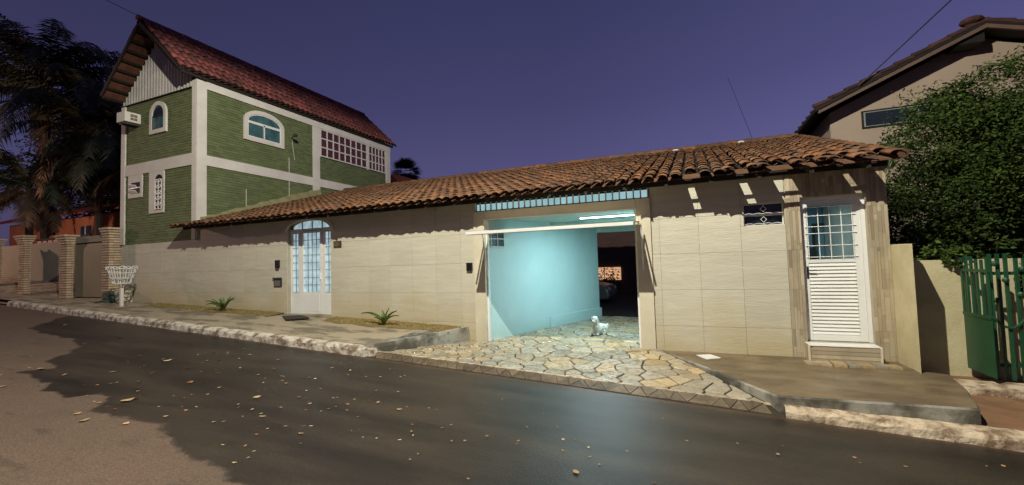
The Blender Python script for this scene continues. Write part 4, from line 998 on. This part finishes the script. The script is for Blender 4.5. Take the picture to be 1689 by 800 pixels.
for i in range(80):
    x = random.triangular(-10.5, -2.6, -5.2); y = random.uniform(2.6, 5.3); LP.append((x, y, random.choice((.02, .025, .03, .035, .045))))
for i, (x, y, s) in enumerate(LP):
    s *= 1.05
    big = {0: 'large curled orange leaf on the dark asphalt far left', 3: 'large curled pale leaf at the edge of the wet patch', 111: 'long brown leaf lying alone on the asphalt in front of the driveway'}.get(i)
    Mx = Matrix.Translation((x, y, road_z(x)+.002)) @ Matrix.Rotation(random.uniform(0, 6.28), 4, 'Z') @ Matrix.Rotation(random.gauss(0, .12), 4, 'X') @ Matrix.Scale(s, 4)
    inst('fallen_leaf', LM[i % 7], Mx, label=big or 'small dry brown leaf fallen on the asphalt road', category='leaf', group='dry leaves scattered on the road')

# ------------------------------------------------------------------ dog
dog = thing('dog', (-1.88, 8.62, .12), 'small fluffy white dog standing on the paving inside the garage', 'dog')
q = MB()
def E_(c, r): q.ball((-1.88+c[0]*.62, 8.60+c[1], .12+c[2]*.95), (r[0]*.86, r[1], r[2]*.96), 12, 8)
E_((.0, .02, .15), (.090, .095, .125)); E_((.03, .06, .11), (.10, .11, .10)); E_((.10, .12, .125), (.10, .10, .105)); E_((.17, .17, .12), (.085, .09, .095))   # chest, belly, rump
E_((-.015, -.005, .24), (.068, .066, .07)); E_((-.03, -.04, .325), (.080, .076, .074)); E_((-.05, -.105, .300), (.042, .044, .036))   # neck, head, muzzle
for (a, c_) in ((-.05, -.04), (.045, -.03)): E_((a, c_, .09), (.036, .038, .08)); E_((a, c_-.014, .022), (.038, .048, .024))
for (a, c_) in ((.10, .12), (.20, .12)): E_((a, c_, .06), (.045, .05, .06)); E_((a, c_-.03, .022), (.036, .05, .024))
E_((.24, .22, .13), (.05, .05, .04)); E_((.27, .25, .17), (.035, .035, .035))
for s_ in (-1, 1): E_((-.03+s_*.075, -.02, .295), (.028, .036, .058))
body = q.build('body', m_fur, dog)
md = body.modifiers.new('r', 'REMESH'); md.mode = 'VOXEL'; md.voxel_size = .009; md.use_smooth_shade = True
tx_ = bpy.data.textures.new('fur', 'CLOUDS'); tx_.noise_scale = .02; md = body.modifiers.new('d', 'DISPLACE'); md.texture = tx_; md.strength = .03; md.mid_level = .5
for s_ in (-1, 1):
    q = MB(); q.ball((-1.88-.045+s_*.030, 8.60-.110, .12+.338), .010, 8, 6); q.build('eye', m_black, dog)
q = MB(); q.ball((-1.88-.055, 8.60-.150, .12+.308), (.014, .011, .011), 8, 6); q.build('nose', m_black, dog)

# ------------------------------------------------------------------ behind the garage
q = MB(); q.add([(-9, 11.5, .10), (3, 11.5, .10), (3, 24, .02), (-9, 24, .02)], [(0, 1, 2, 3)]); q.build('yard', m_mortar, kind='structure')
bh = thing('back_house', (-4, 20, 0), 'dark house at the end of the yard with one glowing barred window', 'house')
boxo('wall', mat('dark_render', (.10, .055, .05), rough=.9), bh, -8, 1.5, 20, 20.3, 0, 4.2)
q = MB(); q.box(-4.35, -3.15, 19.95, 19.99, .70, 1.27); wn = q.build('lit_window', m_warmwin, bh)
for k in range(8): boxo('shutter_slat', m_wood, wn, -4.35, -3.15, 19.92, 19.94, .73+k*.070, .75+k*.070)
for k in range(3): boxo('window_bar', m_wood, wn, -4.3+k*.4, -4.27+k*.4, 19.90, 19.915, .62, 1.34)
q = MB(); random.seed(3)
for i in range(420):
    c = Vector((random.gauss(-3.55, .28), random.gauss(18.8, .2), abs(random.gauss(.55, .30)))); a = Vector((random.gauss(0, 1), random.gauss(0, 1), random.gauss(0, 1))).normalized()*.07; d_ = a.orthogonal().normalized()*.03
    q.add([c-a, c+d_, c+a, c-d_], [(0, 1, 2, 3)])
pl_ = thing('potted_bush', (-3.55, 18.8, 0), 'dark bush silhouetted against the lit window behind the garage', 'bush'); q.build('foliage', m_tree, pl_)
q = MB(); q.tube([(-3.55, 18.8, .0), (-3.55, 18.8, .6)], .03, 6, .015); q.build('stem', m_bark, pl_)
car = thing('parked_car', (-3.2, 16, .05), 'pale car parked in the dark yard behind the garage', 'car')
mc = mat('car_paint', (.26, .25, .25), rough=.25)
cxm, cym = -4.95, 16.2
prof = [(-2.0, .30), (2.05, .30), (2.12, .55), (2.02, .78), (1.15, .92), (.45, 1.38), (-1.1, 1.42), (-1.85, 1.0), (-2.08, .9), (-2.1, .5)]
q = MB(); q.prism([(cxm+p[0], cym-.82, p[1]-.1) for p in prof], [(cxm+p[0], cym+.82, p[1]-.1) for p in prof]); cb = q.build('body', mc, car)
md = cb.modifiers.new('b', 'BEVEL'); md.width = .09; md.segments = 3
q = MB(); q.prism([(cxm+p[0], cym-.83, p[1]-.1) for p in ((1.0, .95), (.42, 1.32), (-1.0, 1.35), (-1.6, .98))], [(cxm+p[0], cym+.83, p[1]-.1) for p in ((1.0, .95), (.42, 1.32), (-1.0, 1.35), (-1.6, .98))]); q.build('window', m_glass, car)
for wx in (-1.3, 1.35):
    for wy in (-.80, .80):
        q = MB(); q.tube([(cxm+wx, cym+wy-.1, .33), (cxm+wx, cym+wy+.1, .33)], .31, 18); wh = q.build('wheel', m_black, car)
        q = MB(); q.tube([(cxm+wx, cym+wy-.11, .33), (cxm+wx, cym+wy+.11, .33)], .17, 12); q.build('rim', m_bar, wh)
for wy in (-.6, .6):
    q = MB(); q.ball((cxm+2.06, cym+wy, .56), (.05, .14, .07), 8, 6); q.build('headlight', m_whitegloss, car)

# ------------------------------------------------------------------ right side: dividing stub wall, neighbour wall, gate
q = MB(); zt1, zt2 = 1.70, 1.68
q.prism([(2.472, 7.70, -.2), (2.472, 6.85, -.2), (2.62, 7.26, -.2), (2.62, 7.70, -.2)], [(2.472, 7.70, zt1), (2.472, 6.85, zt2), (2.62, 7.26, zt1), (2.62, 7.70, zt1)])
q.build('boundary_wall', m_stubwall, label='narrow yellow rendered stub of wall at the right end of the tiled house', category='wall')
q = MB(); q.box(2.63, 9.0, 7.5, 7.64, -.3, 1.47); nw = q.build('neighbour_wall', m_stubwall, label='low yellow rendered wall half in shadow behind the green gate', category='wall')
gt = thing('green_gate', (3.3, 7.1, 0), 'green metal gate with one leaf swung open at the far right', 'gate')
for i in range(6):
    y = 7.40-i*.105
    q = MB(); q.box(3.14, 3.16, y-.016, y+.016, .80, 1.50+.03*math.sin(i*1.3)); q.build('bar', m_gate, gt)
q = MB(); q.box(3.145, 3.155, 6.85, 7.42, .09, .79); q.build('panel', m_gate, gt)
for z in (.79, 1.34):
    q = MB(); q.box(3.135, 3.165, 6.85, 7.42, z-.018, z+.018); q.build('rail', m_gate, gt)
for i, x in enumerate((3.28, 3.35, 3.42, 3.51, 3.58, 3.70, 3.80, 3.9, 4.0)):
    q = MB(); q.box(x-.015, x+.015, 7.085, 7.115, .03, 1.50+(.04 if i < 3 else -.02)); q.build('bar', m_gate, gt)
for z in (.20, 1.30):
    q = MB(); q.box(3.2, 4.1, 7.118, 7.135, z-.02, z+.02); q.build('rail', m_gate, gt)
q = MB(); q.tube([(3.26+.03*i, 7.07, .78-.13*math.sin(math.pi*i/10)) for i in range(11)], .016, 5); q.tube([(3.56+.03*i, 7.07, .78-.13*math.sin(math.pi*i/10)) for i in range(11)], .016, 5); q.build('scroll', m_gate, gt)
q = MB()
for (x, z) in ((3.31, 1.42), (3.40, 1.22), (3.31, .98), (3.55, 1.35), (3.52, 1.05)): q.ball((x, 7.07, z), .035, 7, 5)
q.build('ornaments', m_gate, gt)

# neighbour's beige house
nh = thing('beige_house', (6, 13, 0), 'beige gabled house with dark tiled roof behind the leafy tree', 'house')
q = MB(); q.prism([(3.26, 13.0, 0), (9.5, 13.0, 0), (9.5, 13.0, 5.05), (6.06, 13.0, 6.42), (3.26, 13.0, 5.12)], [(3.26, 18, 0), (9.5, 18, 0), (9.5, 18, 5.05), (6.06, 18, 6.42), (3.26, 18, 5.12)]); q.build('wall', m_nh, nh)
q = MB()
q.hexa([(2.84, 12.4, 5.06), (6.0, 12.4, 6.46), (6.0, 18.2, 6.46), (2.84, 18.2, 5.06)], [(2.84, 12.4, 5.14), (6.0, 12.4, 6.54), (6.0, 18.2, 6.54), (2.84, 18.2, 5.14)])
q.hexa([(6.0, 12.4, 6.46), (9.9, 12.4, 5.15), (9.9, 18.2, 5.15), (6.0, 18.2, 6.46)], [(6.0, 12.4, 6.54), (9.9, 12.4, 5.23), (9.9, 18.2, 5.23), (6.0, 18.2, 6.54)])
nr_ = q.build('roof', m_wood, nh)
ud = Vector((3.16, 0, 1.40))
tile_roof(nr_, tm_old, (2.82, 12.36, 5.12), (0, 1, 0), ud*-1 if False else ud, 0, 0, .2, .33, lambda c, r: True)
for k in range(10):
    f0 = k/10; f1 = f0+.115
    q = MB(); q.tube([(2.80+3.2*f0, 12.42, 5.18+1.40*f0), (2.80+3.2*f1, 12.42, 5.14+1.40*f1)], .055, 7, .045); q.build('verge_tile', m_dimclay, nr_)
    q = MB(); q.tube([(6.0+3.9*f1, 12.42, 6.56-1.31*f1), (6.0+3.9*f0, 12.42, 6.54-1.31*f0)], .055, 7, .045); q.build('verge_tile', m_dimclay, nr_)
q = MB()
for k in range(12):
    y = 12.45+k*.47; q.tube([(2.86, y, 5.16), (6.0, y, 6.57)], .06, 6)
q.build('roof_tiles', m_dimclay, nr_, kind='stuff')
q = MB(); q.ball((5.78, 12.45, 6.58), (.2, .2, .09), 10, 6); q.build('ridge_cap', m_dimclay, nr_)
q = MB(); q.hexa([(2.9, 12.40, 4.99), (6.0, 12.40, 6.37), (6.0, 12.46, 6.37), (2.9, 12.46, 4.99)], [(2.9, 12.40, 5.06), (6.0, 12.40, 6.455), (6.0, 12.46, 6.455), (2.9, 12.46, 5.06)]); q.hexa([(6.0, 12.40, 6.37), (9.9, 12.40, 5.06), (9.9, 12.46, 5.06), (6.0, 12.46, 6.37)], [(6.0, 12.40, 6.455), (9.9, 12.40, 5.145), (9.9, 12.46, 5.145), (6.0, 12.46, 6.455)]); q.build('barge_board', m_barge, nr_)
boxo('purlin_end', m_wood, nr_, 5.55, 6.0, 12.5, 13.0, 6.12, 6.3)
nwp = Pl('x', 13.0); q = MB(); nwp.box(q, 3.90, 6.1, 4.62, 5.06, .001, .02); wf = q.build('window_frame', m_wood, nh)
q = MB(); nwp.box(q, 3.94, 6.06, 4.66, 5.02, .021, .03); q.build('inner_frame', m_bar, wf)
for (a, c) in ((3.97, 4.97), (4.99, 6.03)):
    q = MB(); nwp.box(q, a, c, 4.68, 5.0, .031, .035); q.build('pane', m_glass, wf)

# leafy tree
def leaf_cloud(blobs, n, size, seed):
    r = np.random.default_rng(seed); V = []; wts = np.array([b_[3]**2 for b_ in blobs]); wts /= wts.sum()
    nt_ = max(8, n//70); bt_ = r.choice(len(blobs), nt_, p=wts); Bt = np.array([(b_[0], b_[1], b_[2], b_[3]) for b_ in blobs])[bt_]
    d = r.normal(size=(nt_, 3)); d /= np.linalg.norm(d, axis=1)[:, None]; rad = 1.05-.5*r.random(nt_)**1.5
    tw = Bt[:, :3]+d*(Bt[:, 3]*rad)[:, None]; sg = Bt[:, 3]*(.12+.14*r.random(nt_))
    ti = r.integers(0, nt_, n); c = tw[ti]+r.normal(size=(n, 3))*sg[ti][:, None]*np.array([1, 1, .7])
    a = r.normal(size=(n, 3)); a[:, 2] *= .6; a /= np.linalg.norm(a, axis=1)[:, None]; b_ = np.cross(a, r.normal(size=(n, 3))); b_ /= np.linalg.norm(b_, axis=1)[:, None]
    s = size*(.6+.8*r.random(n))[:, None]
    P_ = np.stack([c-a*s, c+b_*s*.42-a*s*.1, c+a*s, c-b_*s*.42-a*s*.1], 1).reshape(-1, 3)
    return P_, np.arange(4*n).reshape(-1, 4)
def cloud_obj(name, blobs, n, size, m, parent, seed=1):
    P_, F_ = leaf_cloud(blobs, n, size, seed); off = np.array(wloc(parent)); me = bpy.data.meshes.new(name); me.from_pydata((P_-off).tolist(), [], F_.tolist()); me.materials.append(m)
    o = bpy.data.objects.new(name, me); COL.objects.link(o); o.parent = parent; return o
tr = thing('leafy_tree', (5.6, 9.8, 0), 'big dense green tree filling the right edge behind the green gate', 'tree')
random.seed(11)
blobs = []
for i in range(46):
    x = random.uniform(3.7, 9.5); zt_ = 3.55+.42*max(0, min(3.2, x-3.2)); z = random.uniform(1.4, zt_); y = random.uniform(8.9, 11) if z > 2.5 else random.uniform(10.2, 11.8)
    blobs.append((x, y, z-.25, random.uniform(.45, .85)))
for (x, y, z, r_) in ((3.55, 9.4, 3.55, .45), (4.1, 9.4, 3.95, .45), (4.7, 9.5, 4.15, .5), (3.45, 9.4, 2.9, .5), (3.6, 10.2, 2.2, .5), (5.3, 9.5, 4.3, .55), (6.0, 9.6, 4.5, .6), (4.3, 9.0, 3.2, .6), (4.3, 9.1, 2.75, .55), (5.0, 9, 3.6, .6), (3.9, 10.3, 1.6, .55), (4.8, 10.3, 1.7, .6)): blobs.append((x, y, z, r_))
cloud_obj('crown', blobs, 190000, .030, m_tree, tr, 5)
q = MB(); q.tube([(5.6, 10, -.2), (5.55, 10, 1.2), (5.3, 9.9, 2.2)], .2, 8, .12)
for (x, y, z) in ((4.1, 9.5, 3.4), (6.6, 10.2, 3.8), (5.4, 9.3, 4.0), (4.8, 10.8, 3.3)): q.tube([(5.45, 9.95, 1.6), ((5.45+x)/2, (9.95+y)/2, (1.9+z)/2), (x, y, z)], .09, 6, .02)
q.build('trunk', m_bark, tr)
cr_ = thing('creeper', (3.1, 7.55, 1.3), 'leafy creeper spilling over the yellow wall beside the green gate', 'plant')
cloud_obj('foliage', [(3.1, 7.55, 1.45, .16), (3.35, 7.6, 1.5, .2), (3.6, 7.5, 1.1, .16), (3.75, 7.5, 1.45, .25), (4.1, 7.55, 1.3, .3), (2.95, 7.7, 1.55, .15)], 2600, .035, m_tree, cr_, 9)
q = MB(); q.tube([(3.4, 7.66, -.1), (3.45, 7.67, 1.0), (3.3, 7.6, 1.5)], .02, 5); q.build('stem', m_bark, cr_)

# ------------------------------------------------------------------ left neighbours: brick pillars, khaki gate and walls
def brick_pillar(x0, x1, y0, y1, zb, zt_, flare, label):
    t = thing('brick_pillar', ((x0+x1)/2, (y0+y1)/2, zb), label, 'pillar', 'brick pillars along the left street front')
    boxo('core', m_brickgap, t, x0+.012, x1-.012, y0+.012, y1-.012, zb-.3, zt_-.01)
    n = int((zt_-zb)/.078)+2; q = MB()
    for k in range(n):
        z = zt_-(k+1)*.078; o = max(0, (flare-2-k))*.026 if flare else 0
        if not flare and k < 3: o = .03*(3-k)/1.5
        X0, X1, Y_0, Y_1 = x0-o, x1+o, y0-o, y1+o; sh = (k % 2)*.11
        xs_ = sorted(set([X0, X1]+[v for v in [X0+sh+i*.225 for i in range(1, 9)] if X0+.04 < v < X1-.04]))
        for i in range(len(xs_)-1): q.box(xs_[i]+.003, xs_[i+1]-.003, Y_0+random.uniform(-.003, .003), Y_0+.11, z+.022, z+.078)
        ys_ = sorted(set([Y_0+.111, Y_1]+[v for v in [Y_0+sh+.111+i*.225 for i in range(1, 6)] if Y_0+.15 < v < Y_1-.04]))
        for i in range(len(ys_)-1):
            q.box(X1-.11, X1+random.uniform(-.003, .003), ys_[i]+.003, ys_[i+1]-.003, z+.022, z+.078); q.box(X0, X0+.1, ys_[i]+.003, ys_[i+1]-.003, z+.022, z+.078)
    q.build('bricks', m_brick, t, kind='stuff'); return t
brick_pillar(-16.66, -16.26, 7.22, 7.62, 1.0, 3.04, 0, 'pale brick pillar touching the left corner of the green house')
brick_pillar(-18.86, -18.40, 7.10, 7.27, .96, 2.92, 6, 'brick pillar with flared top, left of the khaki gate')
brick_pillar(-21.66, -21.22, 7.10, 7.26, 1.15, 3.05, 6, 'thinner brick pillar with flared top between two khaki walls')
brick_pillar(-24.95, -24.5, 7.2, 7.6, 1.5, 3.1, 6, 'brick pillar cut off by the left edge of the picture')
kg = thing('khaki_gate', (-18, 7.7, .9), 'plain khaki sheet metal gate between two brick pillars', 'gate')
for k in range(4): boxo('gate_panel', m_khaki, kg, -18.39+k*.5, -18.39+(k+1)*.5-.008, 7.30, 7.34, .93, 2.60)
boxo('top_beam', m_khaki2, kg, -18.39, -16.7, 7.28, 7.40, 2.645, 2.84); boxo('gap_rail', m_wood, kg, -18.39, -16.7, 7.31, 7.35, 2.602, 2.643)
kw = thing('khaki_wall', (-24, 8.5, 1.4), 'long khaki panelled wall set back behind the brick pillars', 'wall')
for k in range(9): boxo('wall_panel', m_khaki2, kw, -19.6-(k+1)*1.5+.01, -19.6-k*1.5, 8.48+.01*(k % 2), 8.6, 1.30, 2.95)
boxo('wall_foot', m_wood, kw, -33, -19.6, 8.45, 8.62, 1.2, 1.30)
strip('entrance_ramp', mat('pale_paving', (.36, .28, .20), (.20, .15, .10), 2.5, .85, .3, 30, (1, 2.4, 1), lo=.44, hi=.56), [lambda x: (kerb_y(x)+.1, road_z(x)+.02), lambda x: (7.3, max(.95, side_z(x, 7.2))-.06+.04*max(0, -18.8-x)), lambda x: (8.6, 1.0+.05*max(0, -16-x)+.1), lambda x: (12, 1.5+.05*max(0, -16-x))], fr(-60, -16.2, .4), kind='structure')

# orange house and palms
oh = thing('orange_house', (-36, 16, 2), 'orange-red house half hidden behind the palm trees', 'house')
boxo('wall', m_orange, oh, -46, -27.5, 14.6, 20, 0, 5.4)
q = MB(); q.prism([(-47, 13.9, 5.4), (-27.0, 13.9, 5.4), (-27.0, 18, 7.0), (-47, 18, 7.0)], [(-47, 13.9, 5.52), (-27.0, 13.9, 5.52), (-27.0, 18, 7.15), (-47, 18, 7.15)]); q.build('roof', m_claydark, oh)
for (x, z) in ((-28.9, 4.5), (-35.5, 4.4)):
    q = MB(); q.box(x-.6, x+.6, 14.56, 14.59, z-.35, z+.35); wo = q.build('window', m_glass, oh)
    q = MB(); q.box(x-.03, x+.03, 14.53, 14.555, z-.35, z+.35); q.build('window_frame', m_white, wo)
fe = thing('white_railing', (-30, 11, 2.9), 'pale pink railing above the khaki wall under the palms', 'railing')
for k in range(9): boxo('panel', mat('pink_panel', (.42, .26, .26), rough=.8) if k == 0 else bpy.data.materials['pink_panel'], fe, -31.5+k*.55, -31.5+k*.55+.38, 11, 11.05, 2.6, 3.45)
boxo('rail', m_wood, fe, -31.6, -26.4, 10.97, 11.08, 3.46, 3.56)

def palm(loc, H, spread, nf, label, seed, dead=3, droop=1.0, trunk_r=.2, width=.55):
    random.seed(seed); x0, y0, z0 = loc; t = thing('palm_tree', loc, label, 'palm tree', 'palm trees')
    q = MB(); q.tube([(x0, y0, z0-.5), (x0+.1, y0, z0+H*.5), (x0, y0, z0+H)], trunk_r, 8, trunk_r*.7); q.build('trunk', m_bark, t)
    for f in range(nf+dead):
        isd = f >= nf; az = f*2.399+random.uniform(-.3, .3); el = random.uniform(.15, 1.25) if not isd else random.uniform(-.7, -.3)
        L_ = spread*random.uniform(.85, 1.12)*(.8 if isd else 1); q = MB(); n = 16; p = Vector((x0, y0, z0+H)); e_ = el; mid = [p.copy()]
        for i in range(n):
            e_ -= (1.9*droop*(i/n)**1.1)*2.2/n; e_ = max(e_, -1.5)
            p = p+Vector((math.cos(az)*math.cos(e_), math.sin(az)*math.cos(e_), math.sin(e_)))*(L_/n); mid.append(p.copy())
        q.tube(mid, .03, 4, .006)
        for i in range(2, n):
            for sub_ in range(4):
                c = mid[i].lerp(mid[i+1], sub_/4) if i < n else mid[i]; d_ = (mid[i+1]-mid[i]).normalized(); s_ = d_.cross(Vector((0, 0, 1))); s_ = s_.normalized() if s_.length > .05 else Vector((-math.sin(az), math.cos(az), 0))
                u_ = s_.cross(d_)
                ll = width*math.sin(math.pi*min(.95, .2+.75*i/n))*random.uniform(.8, 1.1)
                for sg in (-1, 1):
                    tip = c+s_*sg*ll*.75+d_*ll*.45+Vector((0, 0, -ll*random.uniform(.35, .8)))+u_*ll*random.uniform(-.1, .2)
                    m_ = c.lerp(tip, .5)+Vector((0, 0, ll*.12)); w_ = d_*.034
                    q.add([c-w_, c+w_, m_+w_, m_-w_, tip], [(0, 1, 2, 3), (3, 2, 4)])
        q.build('frond', m_deadfrond if isd else m_frond, t)
palm((-30.5, 13.0, 1.2), 8.0, 6.6, 54, 'tall dark palm with arching fronds reaching towards the green house', 21, 6, 1.15, width=1.05)
palm((-33.6, 12.0, 1.2), 11.2, 6.0, 48, 'tallest palm at the left edge, its crown highest against the sky', 22, 4, 1.2, width=1.0)
palm((-27.8, 13.2, 1.2), 6.2, 4.4, 40, 'lower bushy palm closest to the green house', 23, 2, 1.15, width=.95)
palm((-32.5, 11.0, 1.2), 5.2, 4.0, 20, 'short palm with brown drooping fronds behind the khaki wall', 24, 8, 1.1, width=.8)
bt = thing('dark_tree', (-27, 16, 1), 'dark dense tree behind the palms left of the green house', 'tree')
cloud_obj('crown', [(-32+i*1.1, 18.5, 6.8+(i % 3)*.7, 1.7) for i in range(5)]+[(-34, 17, 7.2, 2.2), (-38, 18, 7, 2.5), (-35, 19, 9, 2.5), (-41, 18, 8, 3), (-44, 18, 11, 3)], 26000, .14, m_frond, bt, 4)
q = MB(); q.tube([(-27, 17, 0), (-27, 17, 4)], .2, 7, .1); q.build('trunk', m_bark, bt)

# house and fan palm far behind the low roof
fh = thing('distant_house', (-16, 22, 3), 'distant low house with reddish tiled roof peeking over the clay roof', 'house')
boxo('wall', m_nh, fh, -19.5, -15.2, 22, 26, 2, 6.45)
q = MB(); q.prism([(-20, 21.6, 6.48), (-14.4, 21.6, 6.48), (-17.0, 21.6, 7.35)], [(-20, 26.4, 6.48), (-14.4, 26.4, 6.48), (-17.0, 26.4, 7.35)]); q.build('roof', m_claydark, fh)
fp = thing('fan_palm', (-22, 30, 3), 'small round-headed palm on the skyline right of the green house', 'palm tree')
q = MB(); q.tube([(-22.3, 30, 2), (-22.3, 30, 9.3)], .2, 7, .15); q.build('trunk', m_bark, fp)
random.seed(5); q = MB()
for i in range(150):
    a = random.uniform(0, 6.28); el = random.uniform(-1.2, 1.4); c = Vector((-22.3, 30, 9.55)); d_ = Vector((math.cos(a)*math.cos(el), math.sin(a)*math.cos(el), math.sin(el)))
    base = c+d_*.6; s_ = d_.cross(Vector((0, 0, 1))).normalized()
    for k in range(9):
        th = (k-4)*.22; dd = (d_*math.cos(th)+s_*math.sin(th)); tip = base+dd*random.uniform(.7, 1.0)+Vector((0, 0, -.15)); w_ = dd.cross(d_.cross(s_)).normalized()*.035
        q.add([base-w_*.3, base+w_*.3, (base+tip)/2+w_, tip, (base+tip)/2-w_], [(0, 1, 2, 3, 4)])
q.build('crown', m_frond, fp)

# power cables
def cable(a, b_, sag, label, r_=.012):
    a, b_ = Vector(a), Vector(b_); q = MB(); q.tube([a.lerp(b_, i/16)+Vector((0, 0, -sag*4*(i/16)*(1-i/16))) for i in range(17)], r_, 5)
    q.build('power_cable', m_black, label=label, category='cable', group='overhead cables')
cable((3.7, 12.35, 5.50), (5.35, 11.9, 7.0), 0, 'black cable rising from the beige house roof at the upper right', .014)
cable((-14.3, 6.95, 8.95), (-12.9, 5.4, 8.3), 0, 'thin cable running from the ridge of the green house to the sky', .008)
cable((1.6, 13.6, 4.9), (1.35, 17, 8.0), 0, 'faint thin cable in the sky above the clay roof', .006)

# street lamps that light the scene (beside and behind the photographer, and far down the street)
def street_lamp(hx, hy, hz, px_, py_, label):
    t = thing('street_lamp', (px_, py_, road_z(px_)), label, 'street lamp', 'street lamps')
    q = MB(); q.tube([(px_, py_, road_z(px_)-.3), (px_, py_, hz-.3)], .09, 10, .06); q.build('pole', m_bar, t)
    q = MB(); q.tube([(px_, py_, hz-.3), (px_+(hx-px_)*.5, py_+(hy-py_)*.5, hz+.25), (hx, hy, hz+.24)], .03, 8); q.build('arm', m_bar, t)
    q = MB(); q.ball((hx, hy, hz+.24), (.16, .30, .07), 10, 6); hd = q.build('lamp_head', m_bar, t)
    q = MB(); q.ball((hx, hy, hz+.165), (.09, .14, .03), 10, 6); q.build('lamp_glass', m_bulb, hd)
street_lamp(LAMP[0], LAMP[1], LAMP[2], -2.0, -3.2, 'street lamp standing on the near side of the road outside the picture')
street_lamp(-33, 1.5, 6.5, -33, -3.5, 'distant street lamp up the road beyond the left edge')
